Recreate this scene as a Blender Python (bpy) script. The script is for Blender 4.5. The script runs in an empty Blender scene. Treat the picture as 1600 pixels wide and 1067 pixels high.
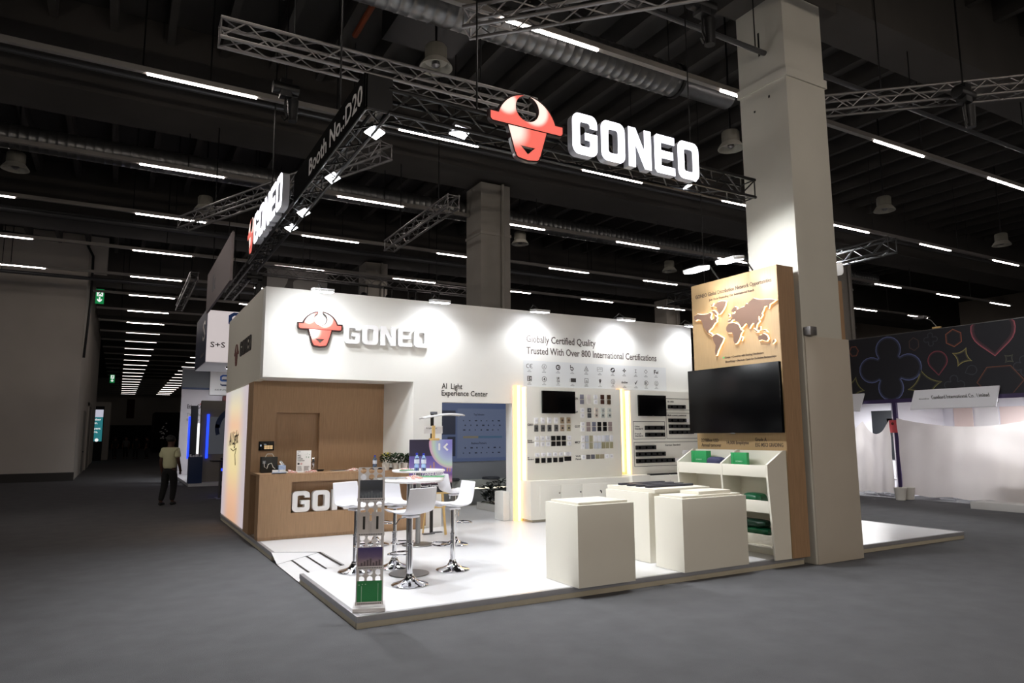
import bpy, bmesh, math, random
from mathutils import Vector, Matrix
random.seed(7)
PI = math.pi
SC = bpy.context.scene
COL = SC.collection

# ------------------------------------------------------------------ camera, world, exposure
def setup():
    cam = bpy.data.cameras.new('camera'); co = bpy.data.objects.new('camera', cam); COL.objects.link(co)
    cam.sensor_fit = 'HORIZONTAL'; cam.sensor_width = 36.0; cam.lens = 1080.86 / 1600 * 36.0
    cam.clip_start = 0.05; cam.clip_end = 400
    yaw, pit, roll = 0.514894, 0.133100, -0.006641
    f = Vector((math.sin(yaw) * math.cos(pit), math.cos(yaw) * math.cos(pit), math.sin(pit)))
    r0 = f.cross(Vector((0, 0, 1))).normalized(); u0 = r0.cross(f)
    r = math.cos(roll) * r0 + math.sin(roll) * u0; u = -math.sin(roll) * r0 + math.cos(roll) * u0
    m = Matrix((r, u, -f)).transposed().to_4x4(); m.translation = Vector((0, 0, 1.75))
    co.matrix_world = m
    SC.camera = co
    w = bpy.data.worlds.new('hall_air'); SC.world = w; w.use_nodes = True
    bg = w.node_tree.nodes['Background']; bg.inputs[0].default_value = (.9, .95, 1, 1); bg.inputs[1].default_value = 0.03
    vs = SC.view_settings; vs.view_transform = 'Standard'; vs.look = 'None'; vs.exposure = 0.0; vs.gamma = 1.0
    vs.use_curve_mapping = False
setup()
FLOOD_W = 58      # floodlights above the booth walls
SPOT_W = 355       # floodlights in the black truss
TUBE_E = 26.0      # ceiling tubes
PZ = 0.112         # top of the booth platform

# ------------------------------------------------------------------ materials
def srgb(c):
    if isinstance(c, str):
        c = [int(c[i:i + 2], 16) / 255 for i in (0, 2, 4)]
    return tuple((x / 12.92 if x <= .04045 else ((x + .055) / 1.055) ** 2.4) for x in c) + (1,)
MATS = {}
def mat(name, col='808080', rough=.5, metal=0, emit=None, es=0, noise=0, nscale=6, bump=0, bscale=200, trans=0, spec=.5, coat=0, grain=None):
    if name in MATS: return MATS[name]
    m = bpy.data.materials.new(name); m.use_nodes = True
    nt = m.node_tree; b = nt.nodes['Principled BSDF']
    c = srgb(col)
    b.inputs['Base Color'].default_value = c; b.inputs['Roughness'].default_value = rough
    b.inputs['Metallic'].default_value = metal; b.inputs['Specular IOR Level'].default_value = spec
    if trans: b.inputs['Transmission Weight'].default_value = trans
    if coat: b.inputs['Coat Weight'].default_value = coat
    if emit: b.inputs['Emission Color'].default_value = srgb(emit); b.inputs['Emission Strength'].default_value = es
    tc = nt.nodes.new('ShaderNodeTexCoord')
    def N(t, **k):
        n = nt.nodes.new(t)
        for a, v in k.items(): setattr(n, a, v)
        return n
    L = nt.links.new
    if noise or grain:
        mp = N('ShaderNodeMapping'); L(tc.outputs['Object'], mp.inputs['Vector'])
        if grain: mp.inputs['Scale'].default_value = grain
        nz = N('ShaderNodeTexNoise'); nz.inputs['Scale'].default_value = nscale; nz.inputs['Detail'].default_value = 5
        L(mp.outputs[0], nz.inputs['Vector'])
        mr = N('ShaderNodeMapRange'); mr.inputs['From Min'].default_value = .25; mr.inputs['From Max'].default_value = .75
        mr.inputs['To Min'].default_value = 1 - noise; mr.inputs['To Max'].default_value = 1 + noise
        L(nz.outputs['Fac'], mr.inputs['Value'])
        vm = N('ShaderNodeVectorMath', operation='SCALE'); vm.inputs[0].default_value = c[:3]
        L(mr.outputs[0], vm.inputs['Scale']); L(vm.outputs[0], b.inputs['Base Color'])
    if bump:
        n2 = N('ShaderNodeTexNoise'); n2.inputs['Scale'].default_value = bscale; n2.inputs['Detail'].default_value = 3
        L(tc.outputs['Object'], n2.inputs['Vector'])
        bp = N('ShaderNodeBump'); bp.inputs['Strength'].default_value = bump; bp.inputs['Distance'].default_value = .01
        L(n2.outputs['Fac'], bp.inputs['Height']); L(bp.outputs[0], b.inputs['Normal'])
    MATS[name] = m
    return m

M_carpet = mat('grey_carpet', '656567', .95, noise=.1, nscale=3, bump=.5, bscale=160, spec=.1)
M_plat = mat('white_platform_sheet', 'eaeaec', .28, noise=.02, nscale=2)
M_platside = mat('platform_side', 'b9b2a0', .6, noise=.08, nscale=4)
M_alu = mat('aluminium', 'b4b4b8', .35, .55, noise=.05, nscale=8)
M_board = mat('pale_board', 'edebe1', .5)
M_white = mat('white_wall_paint', 'ecebe6', .6, noise=.012, nscale=3)
M_cream = mat('cream_panel', 'e0dccf', .5, noise=.012, nscale=3)
M_wood = mat('oak_veneer', 'a08060', .5, noise=.16, nscale=5, grain=(14, 14, .7))
M_woodl = mat('light_oak_veneer', 'a2865f', .42, noise=.09, nscale=5, grain=(14, 14, .7))
M_blackgloss = mat('black_glass', '030304', .22, spec=.18)
M_black = mat('black_plastic', '0c0c0d', .45)
M_dark = mat('black_truss_paint', '0a0a0b', .4)
M_silver = mat('truss_aluminium', '7a7878', .4, .8)
M_chrome = mat('chrome', 'dcdce0', .08, 1)
M_seat = mat('white_seat_plastic', 'eeeef4', .3)
M_ink = mat('black_ink', '2a2624', .6)
M_inkg = mat('grey_ink', '8a8a8a', .6)
M_inkb = mat('dark_brown_ink', '4a3a2c', .6)
M_pillar = mat('painted_pillar', 'c4c2b8', .75, noise=.04, nscale=1.5, bump=.1, bscale=25)
M_conc = mat('pale_concrete', '8f8a83', .85, noise=.12, nscale=1.2)
M_slab = mat('dark_concrete_ceiling', '3b3937', .9, noise=.2, nscale=.7)
M_beam = mat('concrete_beam', '423f3c', .9, noise=.22, nscale=.6)
M_pipe = mat('galvanised_pipe', '5c5d5f', .4, .7)
M_duct = mat('spiral_duct', '747576', .36, .9, noise=.1, nscale=10)
M_hall = mat('hall_wall_paint', 'c9c2b9', .9, noise=.05, nscale=.8)
M_hall2 = mat('far_wall_paint', 'b0aaa2', .9, noise=.1, nscale=.3)
M_lit = mat('tube_light', 'ffffff', .5, emit='fff2ea', es=TUBE_E)
M_flood = mat('flood_lens', 'ffffff', .5, emit='f3f6ff', es=25)
M_lit2 = mat('tube_light_far', 'ffffff', .5, emit='fff2ea', es=3.5)
M_sign = mat('sign_letter_light', 'ffffff', .4, emit='f6f3ff', es=2.8)
M_warm = mat('warm_strip', 'fff0d0', .5, emit='ff9a30', es=1.6)
M_warmcore = mat('warm_strip_core', 'fff0d0', .5, emit='ffd27a', es=3.2)
M_maplit = mat('map_backlight', 'fff4e0', .5, emit='ffcf90', es=3.4)
M_map = mat('map_plate_brown', '6b5142', .5)
M_letterw = mat('white_acrylic', 'f4f3f4', .35)
M_green = mat('green_card', '1f8a4c', .45)
M_dgreen = mat('dark_green_fabric', '0d5a38', .35)
M_navy = mat('navy_fabric', '2b2c4c', .7)
M_leaf = mat('leaf_green', '23401d', .5, noise=.3, nscale=20)
M_leafd = mat('dark_leaf', '141d12', .5, noise=.3, nscale=20)
M_yellow = mat('yellow_petal', 'd8c84a', .5)
M_pot = mat('white_pot', 'dedbd2', .5)
M_soil = mat('soil', '1c1612', .9)
M_pine = mat('pine_wood', 'd9b778', .55, noise=.08, nscale=5, grain=(10, 10, 1))
M_bottle = mat('bottle_plastic', '9fc0ea', .08, trans=.85)
M_blue = mat('blue_cap', '2333b8', .4)
M_paper = mat('paper', 'ecebe8', .7)
M_pinkp = mat('pink_wrapper', 'e3aaa0', .5)
M_skin = mat('brown_skin', '4a2d22', .6)
M_pale = mat('tan_skin', '7a5646', .6)
M_hair = mat('dark_hair', '0d0b0a', .7)
M_shirt = mat('pale_yellow_cloth', 'c9c7a2', .85)
M_trous = mat('black_cloth', '121214', .9)
M_shoe = mat('black_shoe', '0d0d0d', .6)
M_purple = mat('purple_paint', '3a2a55', .5)
M_fascia = mat('charcoal_print', '1c1c24', .6)
M_sheet = mat('white_cloth', 'e2dbd8', .9, noise=.03, nscale=2)
_nt = M_sheet.node_tree; _tr = _nt.nodes.new('ShaderNodeBsdfTranslucent'); _tr.inputs[0].default_value = (.8, .76, .75, 1); _mx = _nt.nodes.new('ShaderNodeMixShader'); _mx.inputs[0].default_value = .3
_nt.links.new(_nt.nodes['Principled BSDF'].outputs[0], _mx.inputs[1]); _nt.links.new(_tr.outputs[0], _mx.inputs[2]); _nt.links.new(_mx.outputs[0], _nt.nodes['Material Output'].inputs['Surface'])
M_red = mat('red_print', 'c24a50', .6)
M_greypan = mat('grey_panel', '6e7278', .6)
M_navyp = mat('navy_panel', '1f3560', .5)
M_bluel = mat('blue_light', '2040ff', .4, emit='2244ff', es=1.7)
M_greens = mat('exit_green', '1d9a55', .5, emit='1d9a55', es=.55)
M_whites = mat('exit_white', 'ffffff', .5, emit='ffffff', es=.9)

def light_box_mat():
    m = bpy.data.materials.new('rainbow_lightbox'); m.use_nodes = True; nt = m.node_tree; b = nt.nodes['Principled BSDF']
    tc = nt.nodes.new('ShaderNodeTexCoord'); sp = nt.nodes.new('ShaderNodeSeparateXYZ'); nt.links.new(tc.outputs['Generated'], sp.inputs[0])
    cr = nt.nodes.new('ShaderNodeValToRGB'); e = cr.color_ramp.elements
    e[0].position = 0; e[0].color = srgb('e6b08c'); e[1].position = 1; e[1].color = srgb('cfd0c8')
    for p, c in ((.18, 'f2bd98'), (.38, 'f5dfa2'), (.55, 'f7e6a8'), (.72, 'f6c39e'), (.86, 'f0e0b8')):
        x = e.new(p); x.color = srgb(c)
    nt.links.new(sp.outputs['Z'], cr.inputs[0])
    # the sheet is lit from behind, brightest along its middle
    mr = nt.nodes.new('ShaderNodeMath'); mr.operation = 'SUBTRACT'; mr.inputs[1].default_value = .5; nt.links.new(sp.outputs['Y'], mr.inputs[0])
    ab = nt.nodes.new('ShaderNodeMath'); ab.operation = 'ABSOLUTE'; nt.links.new(mr.outputs[0], ab.inputs[0])
    mp = nt.nodes.new('ShaderNodeMapRange'); mp.interpolation_type = 'SMOOTHSTEP'
    mp.inputs['From Min'].default_value = .1; mp.inputs['From Max'].default_value = .48; mp.inputs['To Min'].default_value = 0; mp.inputs['To Max'].default_value = 1
    nt.links.new(ab.outputs[0], mp.inputs['Value'])
    mx = nt.nodes.new('ShaderNodeMix'); mx.data_type = 'RGBA'; mx.inputs['B'].default_value = srgb('c7bcc4')
    nt.links.new(mp.outputs[0], mx.inputs['Factor']); nt.links.new(cr.outputs[0], mx.inputs['A'])
    nt.links.new(mx.outputs['Result'], b.inputs['Emission Color']); b.inputs['Emission Strength'].default_value = .8
    b.inputs['Base Color'].default_value = srgb('c8c0b8')
    return m
M_lbox = light_box_mat()

def blob_mat(name, base, spots, emit):
    """printed emblem: base colour fading to near white around given points (object space, radius)"""
    m = bpy.data.materials.new(name); m.use_nodes = True; nt = m.node_tree; b = nt.nodes['Principled BSDF']; L = nt.links.new
    tc = nt.nodes.new('ShaderNodeTexCoord'); last = None
    for p, r0, r1 in spots:
        d = nt.nodes.new('ShaderNodeVectorMath'); d.operation = 'DISTANCE'; d.inputs[1].default_value = p; L(tc.outputs['Object'], d.inputs[0])
        mr = nt.nodes.new('ShaderNodeMapRange'); mr.interpolation_type = 'SMOOTHSTEP'
        mr.inputs['From Min'].default_value = r0; mr.inputs['From Max'].default_value = r1; mr.inputs['To Min'].default_value = 1; mr.inputs['To Max'].default_value = 0
        L(d.outputs['Value'], mr.inputs['Value'])
        if last is None: last = mr.outputs[0]
        else:
            mm = nt.nodes.new('ShaderNodeMath'); mm.operation = 'MAXIMUM'; L(last, mm.inputs[0]); L(mr.outputs[0], mm.inputs[1]); last = mm.outputs[0]
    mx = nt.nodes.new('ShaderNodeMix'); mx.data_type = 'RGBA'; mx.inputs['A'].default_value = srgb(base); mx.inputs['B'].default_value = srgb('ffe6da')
    L(last, mx.inputs['Factor']); L(mx.outputs['Result'], b.inputs['Base Color']); b.inputs['Roughness'].default_value = .35
    if emit:
        L(mx.outputs['Result'], b.inputs['Emission Color']); b.inputs['Emission Strength'].default_value = emit
    return m

# ------------------------------------------------------------------ geometry helpers
class MB:
    def __init__(s): s.v = []; s.f = []; s.sm = []
    def add(s, vs, fs, smooth=False):
        o = len(s.v); s.v += [tuple(v) for v in vs]; s.f += [tuple(i + o for i in f) for f in fs]; s.sm += [smooth] * len(fs); return s
    def box(s, x0, x1, y0, y1, z0, z1):
        x0, x1 = sorted((x0, x1)); y0, y1 = sorted((y0, y1)); z0, z1 = sorted((z0, z1))
        return s.add([(x0, y0, z0), (x1, y0, z0), (x1, y1, z0), (x0, y1, z0), (x0, y0, z1), (x1, y0, z1), (x1, y1, z1), (x0, y1, z1)],
                     [(0, 3, 2, 1), (4, 5, 6, 7), (0, 1, 5, 4), (1, 2, 6, 5), (2, 3, 7, 6), (3, 0, 4, 7)])
    def obox(s, c, sx, sy, sz, mtx):
        b = MB().box(-sx / 2, sx / 2, -sy / 2, sy / 2, -sz / 2, sz / 2)
        return s.add([Vector(c) + mtx @ Vector(v) for v in b.v], b.f)
    def tube(s, pts, r, n=8, closed=False, caps=True):
        pts = [Vector(p) for p in pts]; k = len(pts); rs = r if isinstance(r, (list, tuple)) else [r] * k
        rings = []; ref = None
        for i, p in enumerate(pts):
            if closed: t = (pts[(i + 1) % k] - pts[i - 1])
            else: t = pts[min(i + 1, k - 1)] - pts[max(i - 1, 0)]
            t = t.normalized()
            if ref is None: ref = Vector((0, 0, 1)) if abs(t.z) < .9 else Vector((1, 0, 0))
            a = ref - t * ref.dot(t)
            if a.length < 1e-4: a = Vector((0, 1, 0)) - t * t.y
            a.normalize(); ref = a; b = t.cross(a)
            rings.append([p + (a * math.cos(2 * PI * j / n) + b * math.sin(2 * PI * j / n)) * rs[i] for j in range(n)])
        vs = [v for q in rings for v in q]; fs = []
        for i in range(k if closed else k - 1):
            i2 = (i + 1) % k
            for j in range(n):
                fs.append((i * n + j, i * n + (j + 1) % n, i2 * n + (j + 1) % n, i2 * n + j))
        s.add(vs, fs, n > 5)
        if caps and not closed:
            s.add(rings[0], [tuple(reversed(range(n)))]); s.add(rings[-1], [tuple(range(n))])
        return s
    def lathe(s, prof, c=(0, 0, 0), n=24, mtx=None):
        vs = []; fs = []; k = len(prof); c = Vector(c)
        for r, z in prof:
            for j in range(n):
                v = Vector((r * math.cos(2 * PI * j / n), r * math.sin(2 * PI * j / n), z))
                vs.append(c + (mtx @ v if mtx else v))
        for i in range(k - 1):
            for j in range(n):
                fs.append((i * n + j, i * n + (j + 1) % n, (i + 1) * n + (j + 1) % n, (i + 1) * n + j))
        return s.add(vs, fs, True)
    def cyl(s, c, r, z0, z1, n=20):
        s.lathe([(.0001, z0), (r, z0), (r, z1), (.0001, z1)], (c[0], c[1], 0), n); return s
    def grid(s, fn, nu, nv, smooth=True):
        vs = [fn(i / nu, j / nv) for j in range(nv + 1) for i in range(nu + 1)]
        fs = [(j * (nu + 1) + i, j * (nu + 1) + i + 1, (j + 1) * (nu + 1) + i + 1, (j + 1) * (nu + 1) + i) for j in range(nv) for i in range(nu)]
        return s.add(vs, fs, smooth)
    def mesh(s, name): 
        me = bpy.data.meshes.new(name); me.from_pydata(s.v, [], s.f); me.polygons.foreach_set('use_smooth', s.sm); me.update()
        return me

ORG = {}
def props(o, label=None, cat=None, group=None, kind=None):
    for k, v in (('label', label), ('category', cat), ('group', group), ('kind', kind)):
        if v: o[k] = v
    return o
def thing(name, label, cat, loc=(0, 0, 0), rz=0, group=None):
    o = bpy.data.objects.new(name, None); COL.objects.link(o); o.empty_display_size = .1
    o.location = loc; o.rotation_euler = (0, 0, rz); ORG[o.name] = Vector(loc) if rz == 0 else Vector((0, 0, 0))
    return props(o, label, cat, group)
def part(name, g, m, parent=None, bev=0, auto=35, **kw):
    """g: MB or mesh, in world coordinates (or, for a turned thing, in its own)"""
    me = g.mesh(name) if isinstance(g, MB) else g
    org = ORG.get(parent.name, Vector((0, 0, 0))) if parent else Vector((0, 0, 0))
    if org.length > 0:
        me.transform(Matrix.Translation(-org))
    if bev or isinstance(g, MB):
        bm = bmesh.new(); bm.from_mesh(me)
        if bev:
            bmesh.ops.remove_doubles(bm, verts=bm.verts, dist=1e-5)
            es = [e for e in bm.edges if len(e.link_faces) == 2 and e.calc_face_angle(0) > .5]
            bmesh.ops.bevel(bm, geom=es, offset=bev, segments=2, affect='EDGES', profile=.6)
        bm.to_mesh(me); bm.free()
    me.use_auto_texspace = True
    if m and not me.materials: me.materials.append(m)
    try: me.set_sharp_from_angle(angle=math.radians(auto))
    except Exception: pass
    o = bpy.data.objects.new(name, me); COL.objects.link(o)
    if parent: o.parent = parent
    ORG[o.name] = org
    return props(o, **kw)
def solo(name, g, m, label, cat, bev=0, group=None, auto=35):
    """a thing that is one mesh, origin moved to its base"""
    me = g.mesh(name) if isinstance(g, MB) else g
    xs = [v.co for v in me.vertices]
    c = Vector(((min(v.x for v in xs) + max(v.x for v in xs)) / 2, (min(v.y for v in xs) + max(v.y for v in xs)) / 2, min(v.z for v in xs)))
    me.transform(Matrix.Translation(-c))
    o = part(name, me, m, None, bev, auto, label=label, cat=cat, group=group); o.location = c; ORG[o.name] = c
    return o
def struct(name, g, m, parent=None, bev=0, **kw):
    return part(name, g, m, parent, bev, kind='structure', **kw)
def copy_tree(o, parent=None):
    c = o.copy(); COL.objects.link(c)
    if parent: c.parent = parent
    ORG[c.name] = ORG.get(o.name, Vector((0, 0, 0)))
    for ch in list(o.children): copy_tree(ch, c)
    return c
def dup(src, loc, rz=None, label=None, group=None):
    c = copy_tree(src); c.location = loc
    if rz is not None: c.rotation_euler = (0, 0, rz)
    if label: c['label'] = label
    if group: c['group'] = group
    return c

def FR(x, y, z):   # surface facing -Y (the front), u right, v up
    return Matrix(((1, 0, 0, x), (0, 0, -1, y), (0, 1, 0, z), (0, 0, 0, 1)))
def SD(x, y, z):   # surface facing -X, u = -Y, v up
    return Matrix(((0, 0, -1, x), (-1, 0, 0, y), (0, 1, 0, z), (0, 0, 0, 1)))
def TP(x, y, z, a=0):
    return Matrix.Translation((x, y, z)) @ Matrix.Rotation(a, 4, 'Z')

def curve_mesh(cu, mtx):
    o = bpy.data.objects.new('tmp', cu); COL.objects.link(o)
    dg = bpy.context.evaluated_depsgraph_get(); dg.update()
    me = bpy.data.meshes.new_from_object(o.evaluated_get(dg))
    bpy.data.objects.remove(o); bpy.data.curves.remove(cu)
    if mtx is not None: me.transform(mtx)
    return me
def plate(loops, depth, mtx, w0=0.0):
    """closed outlines (even-odd filled) extruded from w0 to w0+depth along the frame normal"""
    cu = bpy.data.curves.new('plate', 'CURVE'); cu.dimensions = '2D'; cu.fill_mode = 'BOTH'; cu.extrude = depth / 2
    for lp in loops:
        sp = cu.splines.new('POLY'); sp.points.add(len(lp) - 1); sp.use_cyclic_u = True
        for i, p in enumerate(lp): sp.points[i].co = (p[0], p[1], 0, 1)
    me = curve_mesh(cu, None); me.materials.clear()
    me.transform(mtx @ Matrix.Translation((0, 0, w0 + depth / 2)))
    return me
def text_mesh(body, w, h, mtx, align='LEFT', depth=.003, shear=0, spacing=1.0, leading=1.0, w0=.0005, bold=.012):
    cu = bpy.data.curves.new('lettering', 'FONT'); cu.body = body; cu.size = 1; cu.align_x = align; cu.resolution_u = 2
    cu.extrude = .5; cu.offset = bold; cu.shear = shear; cu.space_character = spacing; cu.space_line = leading
    me = curve_mesh(cu, None); me.materials.clear()
    if not me.vertices: return me
    xs = [v.co.x for v in me.vertices]; sx = w / max(1e-6, max(xs) - min(xs)) if w else h / .72
    sy = h / .72
    x0 = min(xs) if align == 'LEFT' else 0
    me.transform(Matrix.Diagonal((sx, sy, depth, 1)) @ Matrix.Translation((-x0, 0, .5)))
    me.transform(mtx @ Matrix.Translation((0, 0, w0)))
    return me
def text(name, body, w, h, mtx, m, parent, **k):
    lab = k.pop('label', None)
    return part(name, text_mesh(body, w, h, mtx, **k), m, parent, label=lab)
def join(meshes):
    bm = bmesh.new()
    for me in meshes:
        bm.from_mesh(me); bpy.data.meshes.remove(me)
    out = bpy.data.meshes.new('joined'); bm.to_mesh(out); bm.free(); return out
def arc(cx, cy, r, a0, a1, n=8, ry=None):
    ry = ry or r
    return [(cx + r * math.cos(math.radians(a0 + (a1 - a0) * i / n)), cy + ry * math.sin(math.radians(a0 + (a1 - a0) * i / n))) for i in range(n + 1)]
def rrect(x0, y0, x1, y1, r, n=5):
    return arc(x1 - r, y1 - r, r, 0, 90, n) + arc(x0 + r, y1 - r, r, 90, 180, n) + arc(x0 + r, y0 + r, r, 180, 270, n) + arc(x1 - r, y0 + r, r, 270, 360, n)
def circ(cx, cy, r, n=24): return arc(cx, cy, r, 0, 360 * (n - 1) / n, n - 1)
def ring(cx, cy, r, t, n=24): return [circ(cx, cy, r, n), circ(cx, cy, r - t, n)]

# ------------------------------------------------------------------ the hall
BIG = 62
struct('floor', MB().box(-45, BIG, -14, 120, -.2, 0), M_carpet)
ceil = struct('ceiling', MB().box(-45, BIG, -14, 120, 10.2, 10.6), M_slab)
for i in range(-6, 36):
    x = -1.55 + i * 1.01
    struct('ceiling_rib', MB().box(x - .07, x + .07, -6, 75, 9.75, 10.2), M_beam, ceil)
for k, (y0, y1) in enumerate(((6.35, 7.2), (15.05, 16.45), (24.7, 26.2), (34.3, 35.6), (43.7, 45.0), (53.1, 54.4), (62.5, 63.8), (72, 73.3))):
    x0 = -12 if y1 < 33 else -1.4
    struct('ceiling_beam', MB().box(x0, 48, y0, y1, 8.4 if k else 8.55, 10.2), M_beam, ceil, bev=.02)
struct('wall_left', MB().box(-14, -1.49, 33.5, 58, 0, 10.2), M_hall)
struct('baseboard_left', MB().box(-14, -1.46, 33.44, 33.5, 0, .34), mat('dark_skirting', '3d3b39', .8))
wl = struct('pilaster', MB().box(-1.49, -.82, 33.6, 35, 8.7, 10.2), M_hall)
struct('wall_far', MB().box(-30, 60, 116, 116.5, 0, 10.2), M_hall2)
struct('wall_right', MB().box(48, 48.5, -14, 116, 0, 10.2), mat('right_wall_concrete', 'b3a99d', .9, noise=.15, nscale=.3))
d1 = struct('door_1', MB().box(-1.49, -1.45, 39, 41, 0, 3.0), mat('pale_door', '8d8983', .8))
struct('door_handle', MB().box(-1.45, -1.38, 39.2, 39.4, 1.02, 1.08), M_black, d1)
d2 = struct('door_2', MB().box(-1.49, -1.45, 44, 48, 0, 3.4), mat('pale_door', '8d8983', .8))
struct('door_frame', MB().box(-1.49, -1.42, 43.8, 44, 0, 3.6).box(-1.49, -1.42, 48, 48.2, 0, 3.6).box(-1.49, -1.42, 43.8, 48.2, 3.4, 3.6), M_hall2, d2)
t = thing('cable_tray', 'dark cable run along the top of the grey block wall at the left', 'cable tray', (-8, 33.4, 9.9))
part('tray', MB().tube([(-13, 33.42, 9.95), (-6, 33.42, 10.0), (-1.6, 33.42, 9.8)], .05), M_black, t)
part('drop_cable', MB().tube([(-1.6, 33.42, 9.8), (-1.35, 33.42, 9.3), (-1.32, 33.44, 7.5), (-1.42, 33.44, 5)], .05), M_black, t)

def pillar(x, y, label, near=False):
    t = thing('pillar', label, 'pillar', (x, y, 0)); t['kind'] = 'structure'
    w = .87
    m = M_pillar if near else M_conc
    struct('shaft', MB().box(x, x + w, y, y + w, 0, 8.3), m, t, bev=.012)
    if near: struct('capital', MB().box(x - .42, x + w + .4, y - .02, y + w + .02, 8.28, 8.6), m if not near else M_beam, t)
    if near:
        struct('collar', MB().box(x - .025, x + w + .025, y - .025, y + w + .025, 6.93, 7.06), m, t)
        struct('lower_casing', MB().box(x + .03, x + w + .12, y - .02, y + w + .05, 0, 3.08), mat('casing_paint', 'bdb5a8', .7, noise=.03, nscale=2), t, bev=.006)
        part('slot', MB().box(x - .004, x, 6.735, 6.765, 7.45, 7.83), M_black, t)
        part('bolt_hole', MB().box(x - .004, x, 6.6, 6.63, 6.72, 6.76), M_black, t)
        part('bolt_hole', MB().box(x - .004, x, 6.88, 6.91, 6.6, 6.63), M_black, t)
        part('conduit_box', MB().box(x + .02, x + .16, y - .12, y, 3.08, 3.2), M_silver, t, bev=.01)
    else:
        part('downpipe', MB().tube([(x + .62, y - .05, 0), (x + .62, y - .05, 8.3)], .045), m, t)
        struct('collar', MB().box(x - .02, x + w + .02, y - .02, y + w + .02, 6.9, 6.97), m, t)
    return t
pillar(8.2, 6.3, 'white painted square pillar standing beside the oak world map panel', True)
pillar(7.87, 15.5, 'grey concrete pillar rising behind the middle of the white booth wall')
pillar(7.83, 25.1, 'distant concrete pillar seen above the wall, behind the bird banner')
pillar(23.1, 25.4, 'distant concrete pillar just left of the oak map panel')
pillar(22.4, 15.6, 'concrete pillar showing right of the painted pillar, over the dark printed fascia')

# light rows: a long housing that carries its tubes
rows = [-4.2, -.15, 3.85, 7.9, 11.95, 16.2, 20.0, 24.1, 28.2, 32.0, 36.1, 39.9, 43.9, 47.9, 51.9] + [55.9 + 4 * i for i in range(14)]
ORD = 'first second third fourth fifth sixth seventh eighth ninth tenth eleventh twelfth thirteenth fourteenth fifteenth sixteenth seventeenth eighteenth nineteenth twentieth twenty-first twenty-second twenty-third twenty-fourth twenty-fifth twenty-sixth twenty-seventh twenty-eighth twenty-ninth thirtieth'.split()
for k, y in enumerate(rows):
    x0 = -9 if k < 9 else -1.2
    x1 = 36 if k < 9 else (24 if k < 13 else 9)
    t = thing('light_track', f'ceiling track with white tubes across the hall, {ORD[k]} row from the front', 'ceiling light', (x0, y, 7.5), group='tube light rows under the ceiling')
    part('housing', MB().box(x0, x1, y - .045, y + .045, 7.53, 7.62), mat('track_housing', '8c8884', .5, .3), t)
    x = .06 + 4.26 * (-2 if 6 <= k < 9 or k < 3 else 0)
    j = 0
    while x < x1 - 1.7:
        part('tube', MB().box(x, x + 1.68, y - .017, y + .017, 7.505, 7.53), M_lit if y < 40 else M_lit2, t)
        x += 4.26; j += 1
    for i in range(int((x1 - x0) / 4.5)):
        if k < 10 or i == 0: part('hanger', MB().tube([(x0 + 1 + i * 4.5, y, 7.62), (x0 + 1 + i * 4.5, y, 10.2)], .012, 4), M_dark, t)

def pipe(name, label, cat, y, z, x0, x1, r, m, n=10, spiral=False):
    g = MB()
    if spiral:
        pts = []; rs = []; x = x0
        while x < x1:
            pts += [(x, y, z), (x + .13, y, z), (x + .14, y, z), (x + .155, y, z)]; rs += [r, r, r * 1.025, r * 1.025]; x += .165
        g.tube(pts, rs, 20)
    else: g.tube([(x0, y, z), (x1, y, z)], r, n)
    t = thing(name, label, cat, (x0, y, z - r))
    part('duct' if spiral else 'pipe', g, m, t)
    x = x0 + 1
    while x < x1:
        part('hanger', MB().tube([(x, y, z + r * .9), (x, y, 10.2)], .012, 4), M_dark, t); x += 4
    return t
t = pipe('ventilation_duct', 'big silver spiral duct crossing overhead above the truss sign', 'duct', 8.5, 7.85, -9, 8.1, .27, M_duct, spiral=True)
part('joint_ring', MB().tube([(8.08, 8.5, 7.85), (8.14, 8.5, 7.85)], .3, 20), M_dark, t)
part('narrow_duct', MB().tube([(8.1, 8.5, 7.85), (9.4, 8.5, 7.85)], .2, 18), M_duct, t)
pipe('ventilation_duct', 'silver spiral duct hanging behind the left arm of the black truss', 'duct', 16.6, 7.8, -9, 26, .25, M_duct, spiral=True)
for y, z, r, lab in ((6.65, 7.45, .04, 'thin steel pipe meeting the painted pillar beside the chain hoist'), (13.9, 8.35, .05, 'steel pipe along the face of the second ceiling beam'), (21.8, 7.7, .07, 'long grey pipe behind the hanging grey banner'), (23.4, 8.2, .06, 'grey pipe under the third ceiling beam'), (30.2, 7.7, .07, 'grey pipe above the blue and white hanging box')):
    pipe('ceiling_pipe', lab, 'pipe', y, z, -9, 30, r, M_pipe)
t = thing('sprinkler_pipe', 'orange pipe running along the ceiling near the top of the frame', 'pipe', (3.6, 8.2, 9.4))
part('pipe', MB().tube([(3.55, 8.6, 9.45), (3.55, 12.4, 9.45)], .06), mat('orange_pipe', '7a3a1e', .5), t)
for y in (9.5, 10.8): part('clamp', MB().tube([(3.55, y, 9.45), (3.55, y + .06, 9.45)], .08), M_dark, t)

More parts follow.
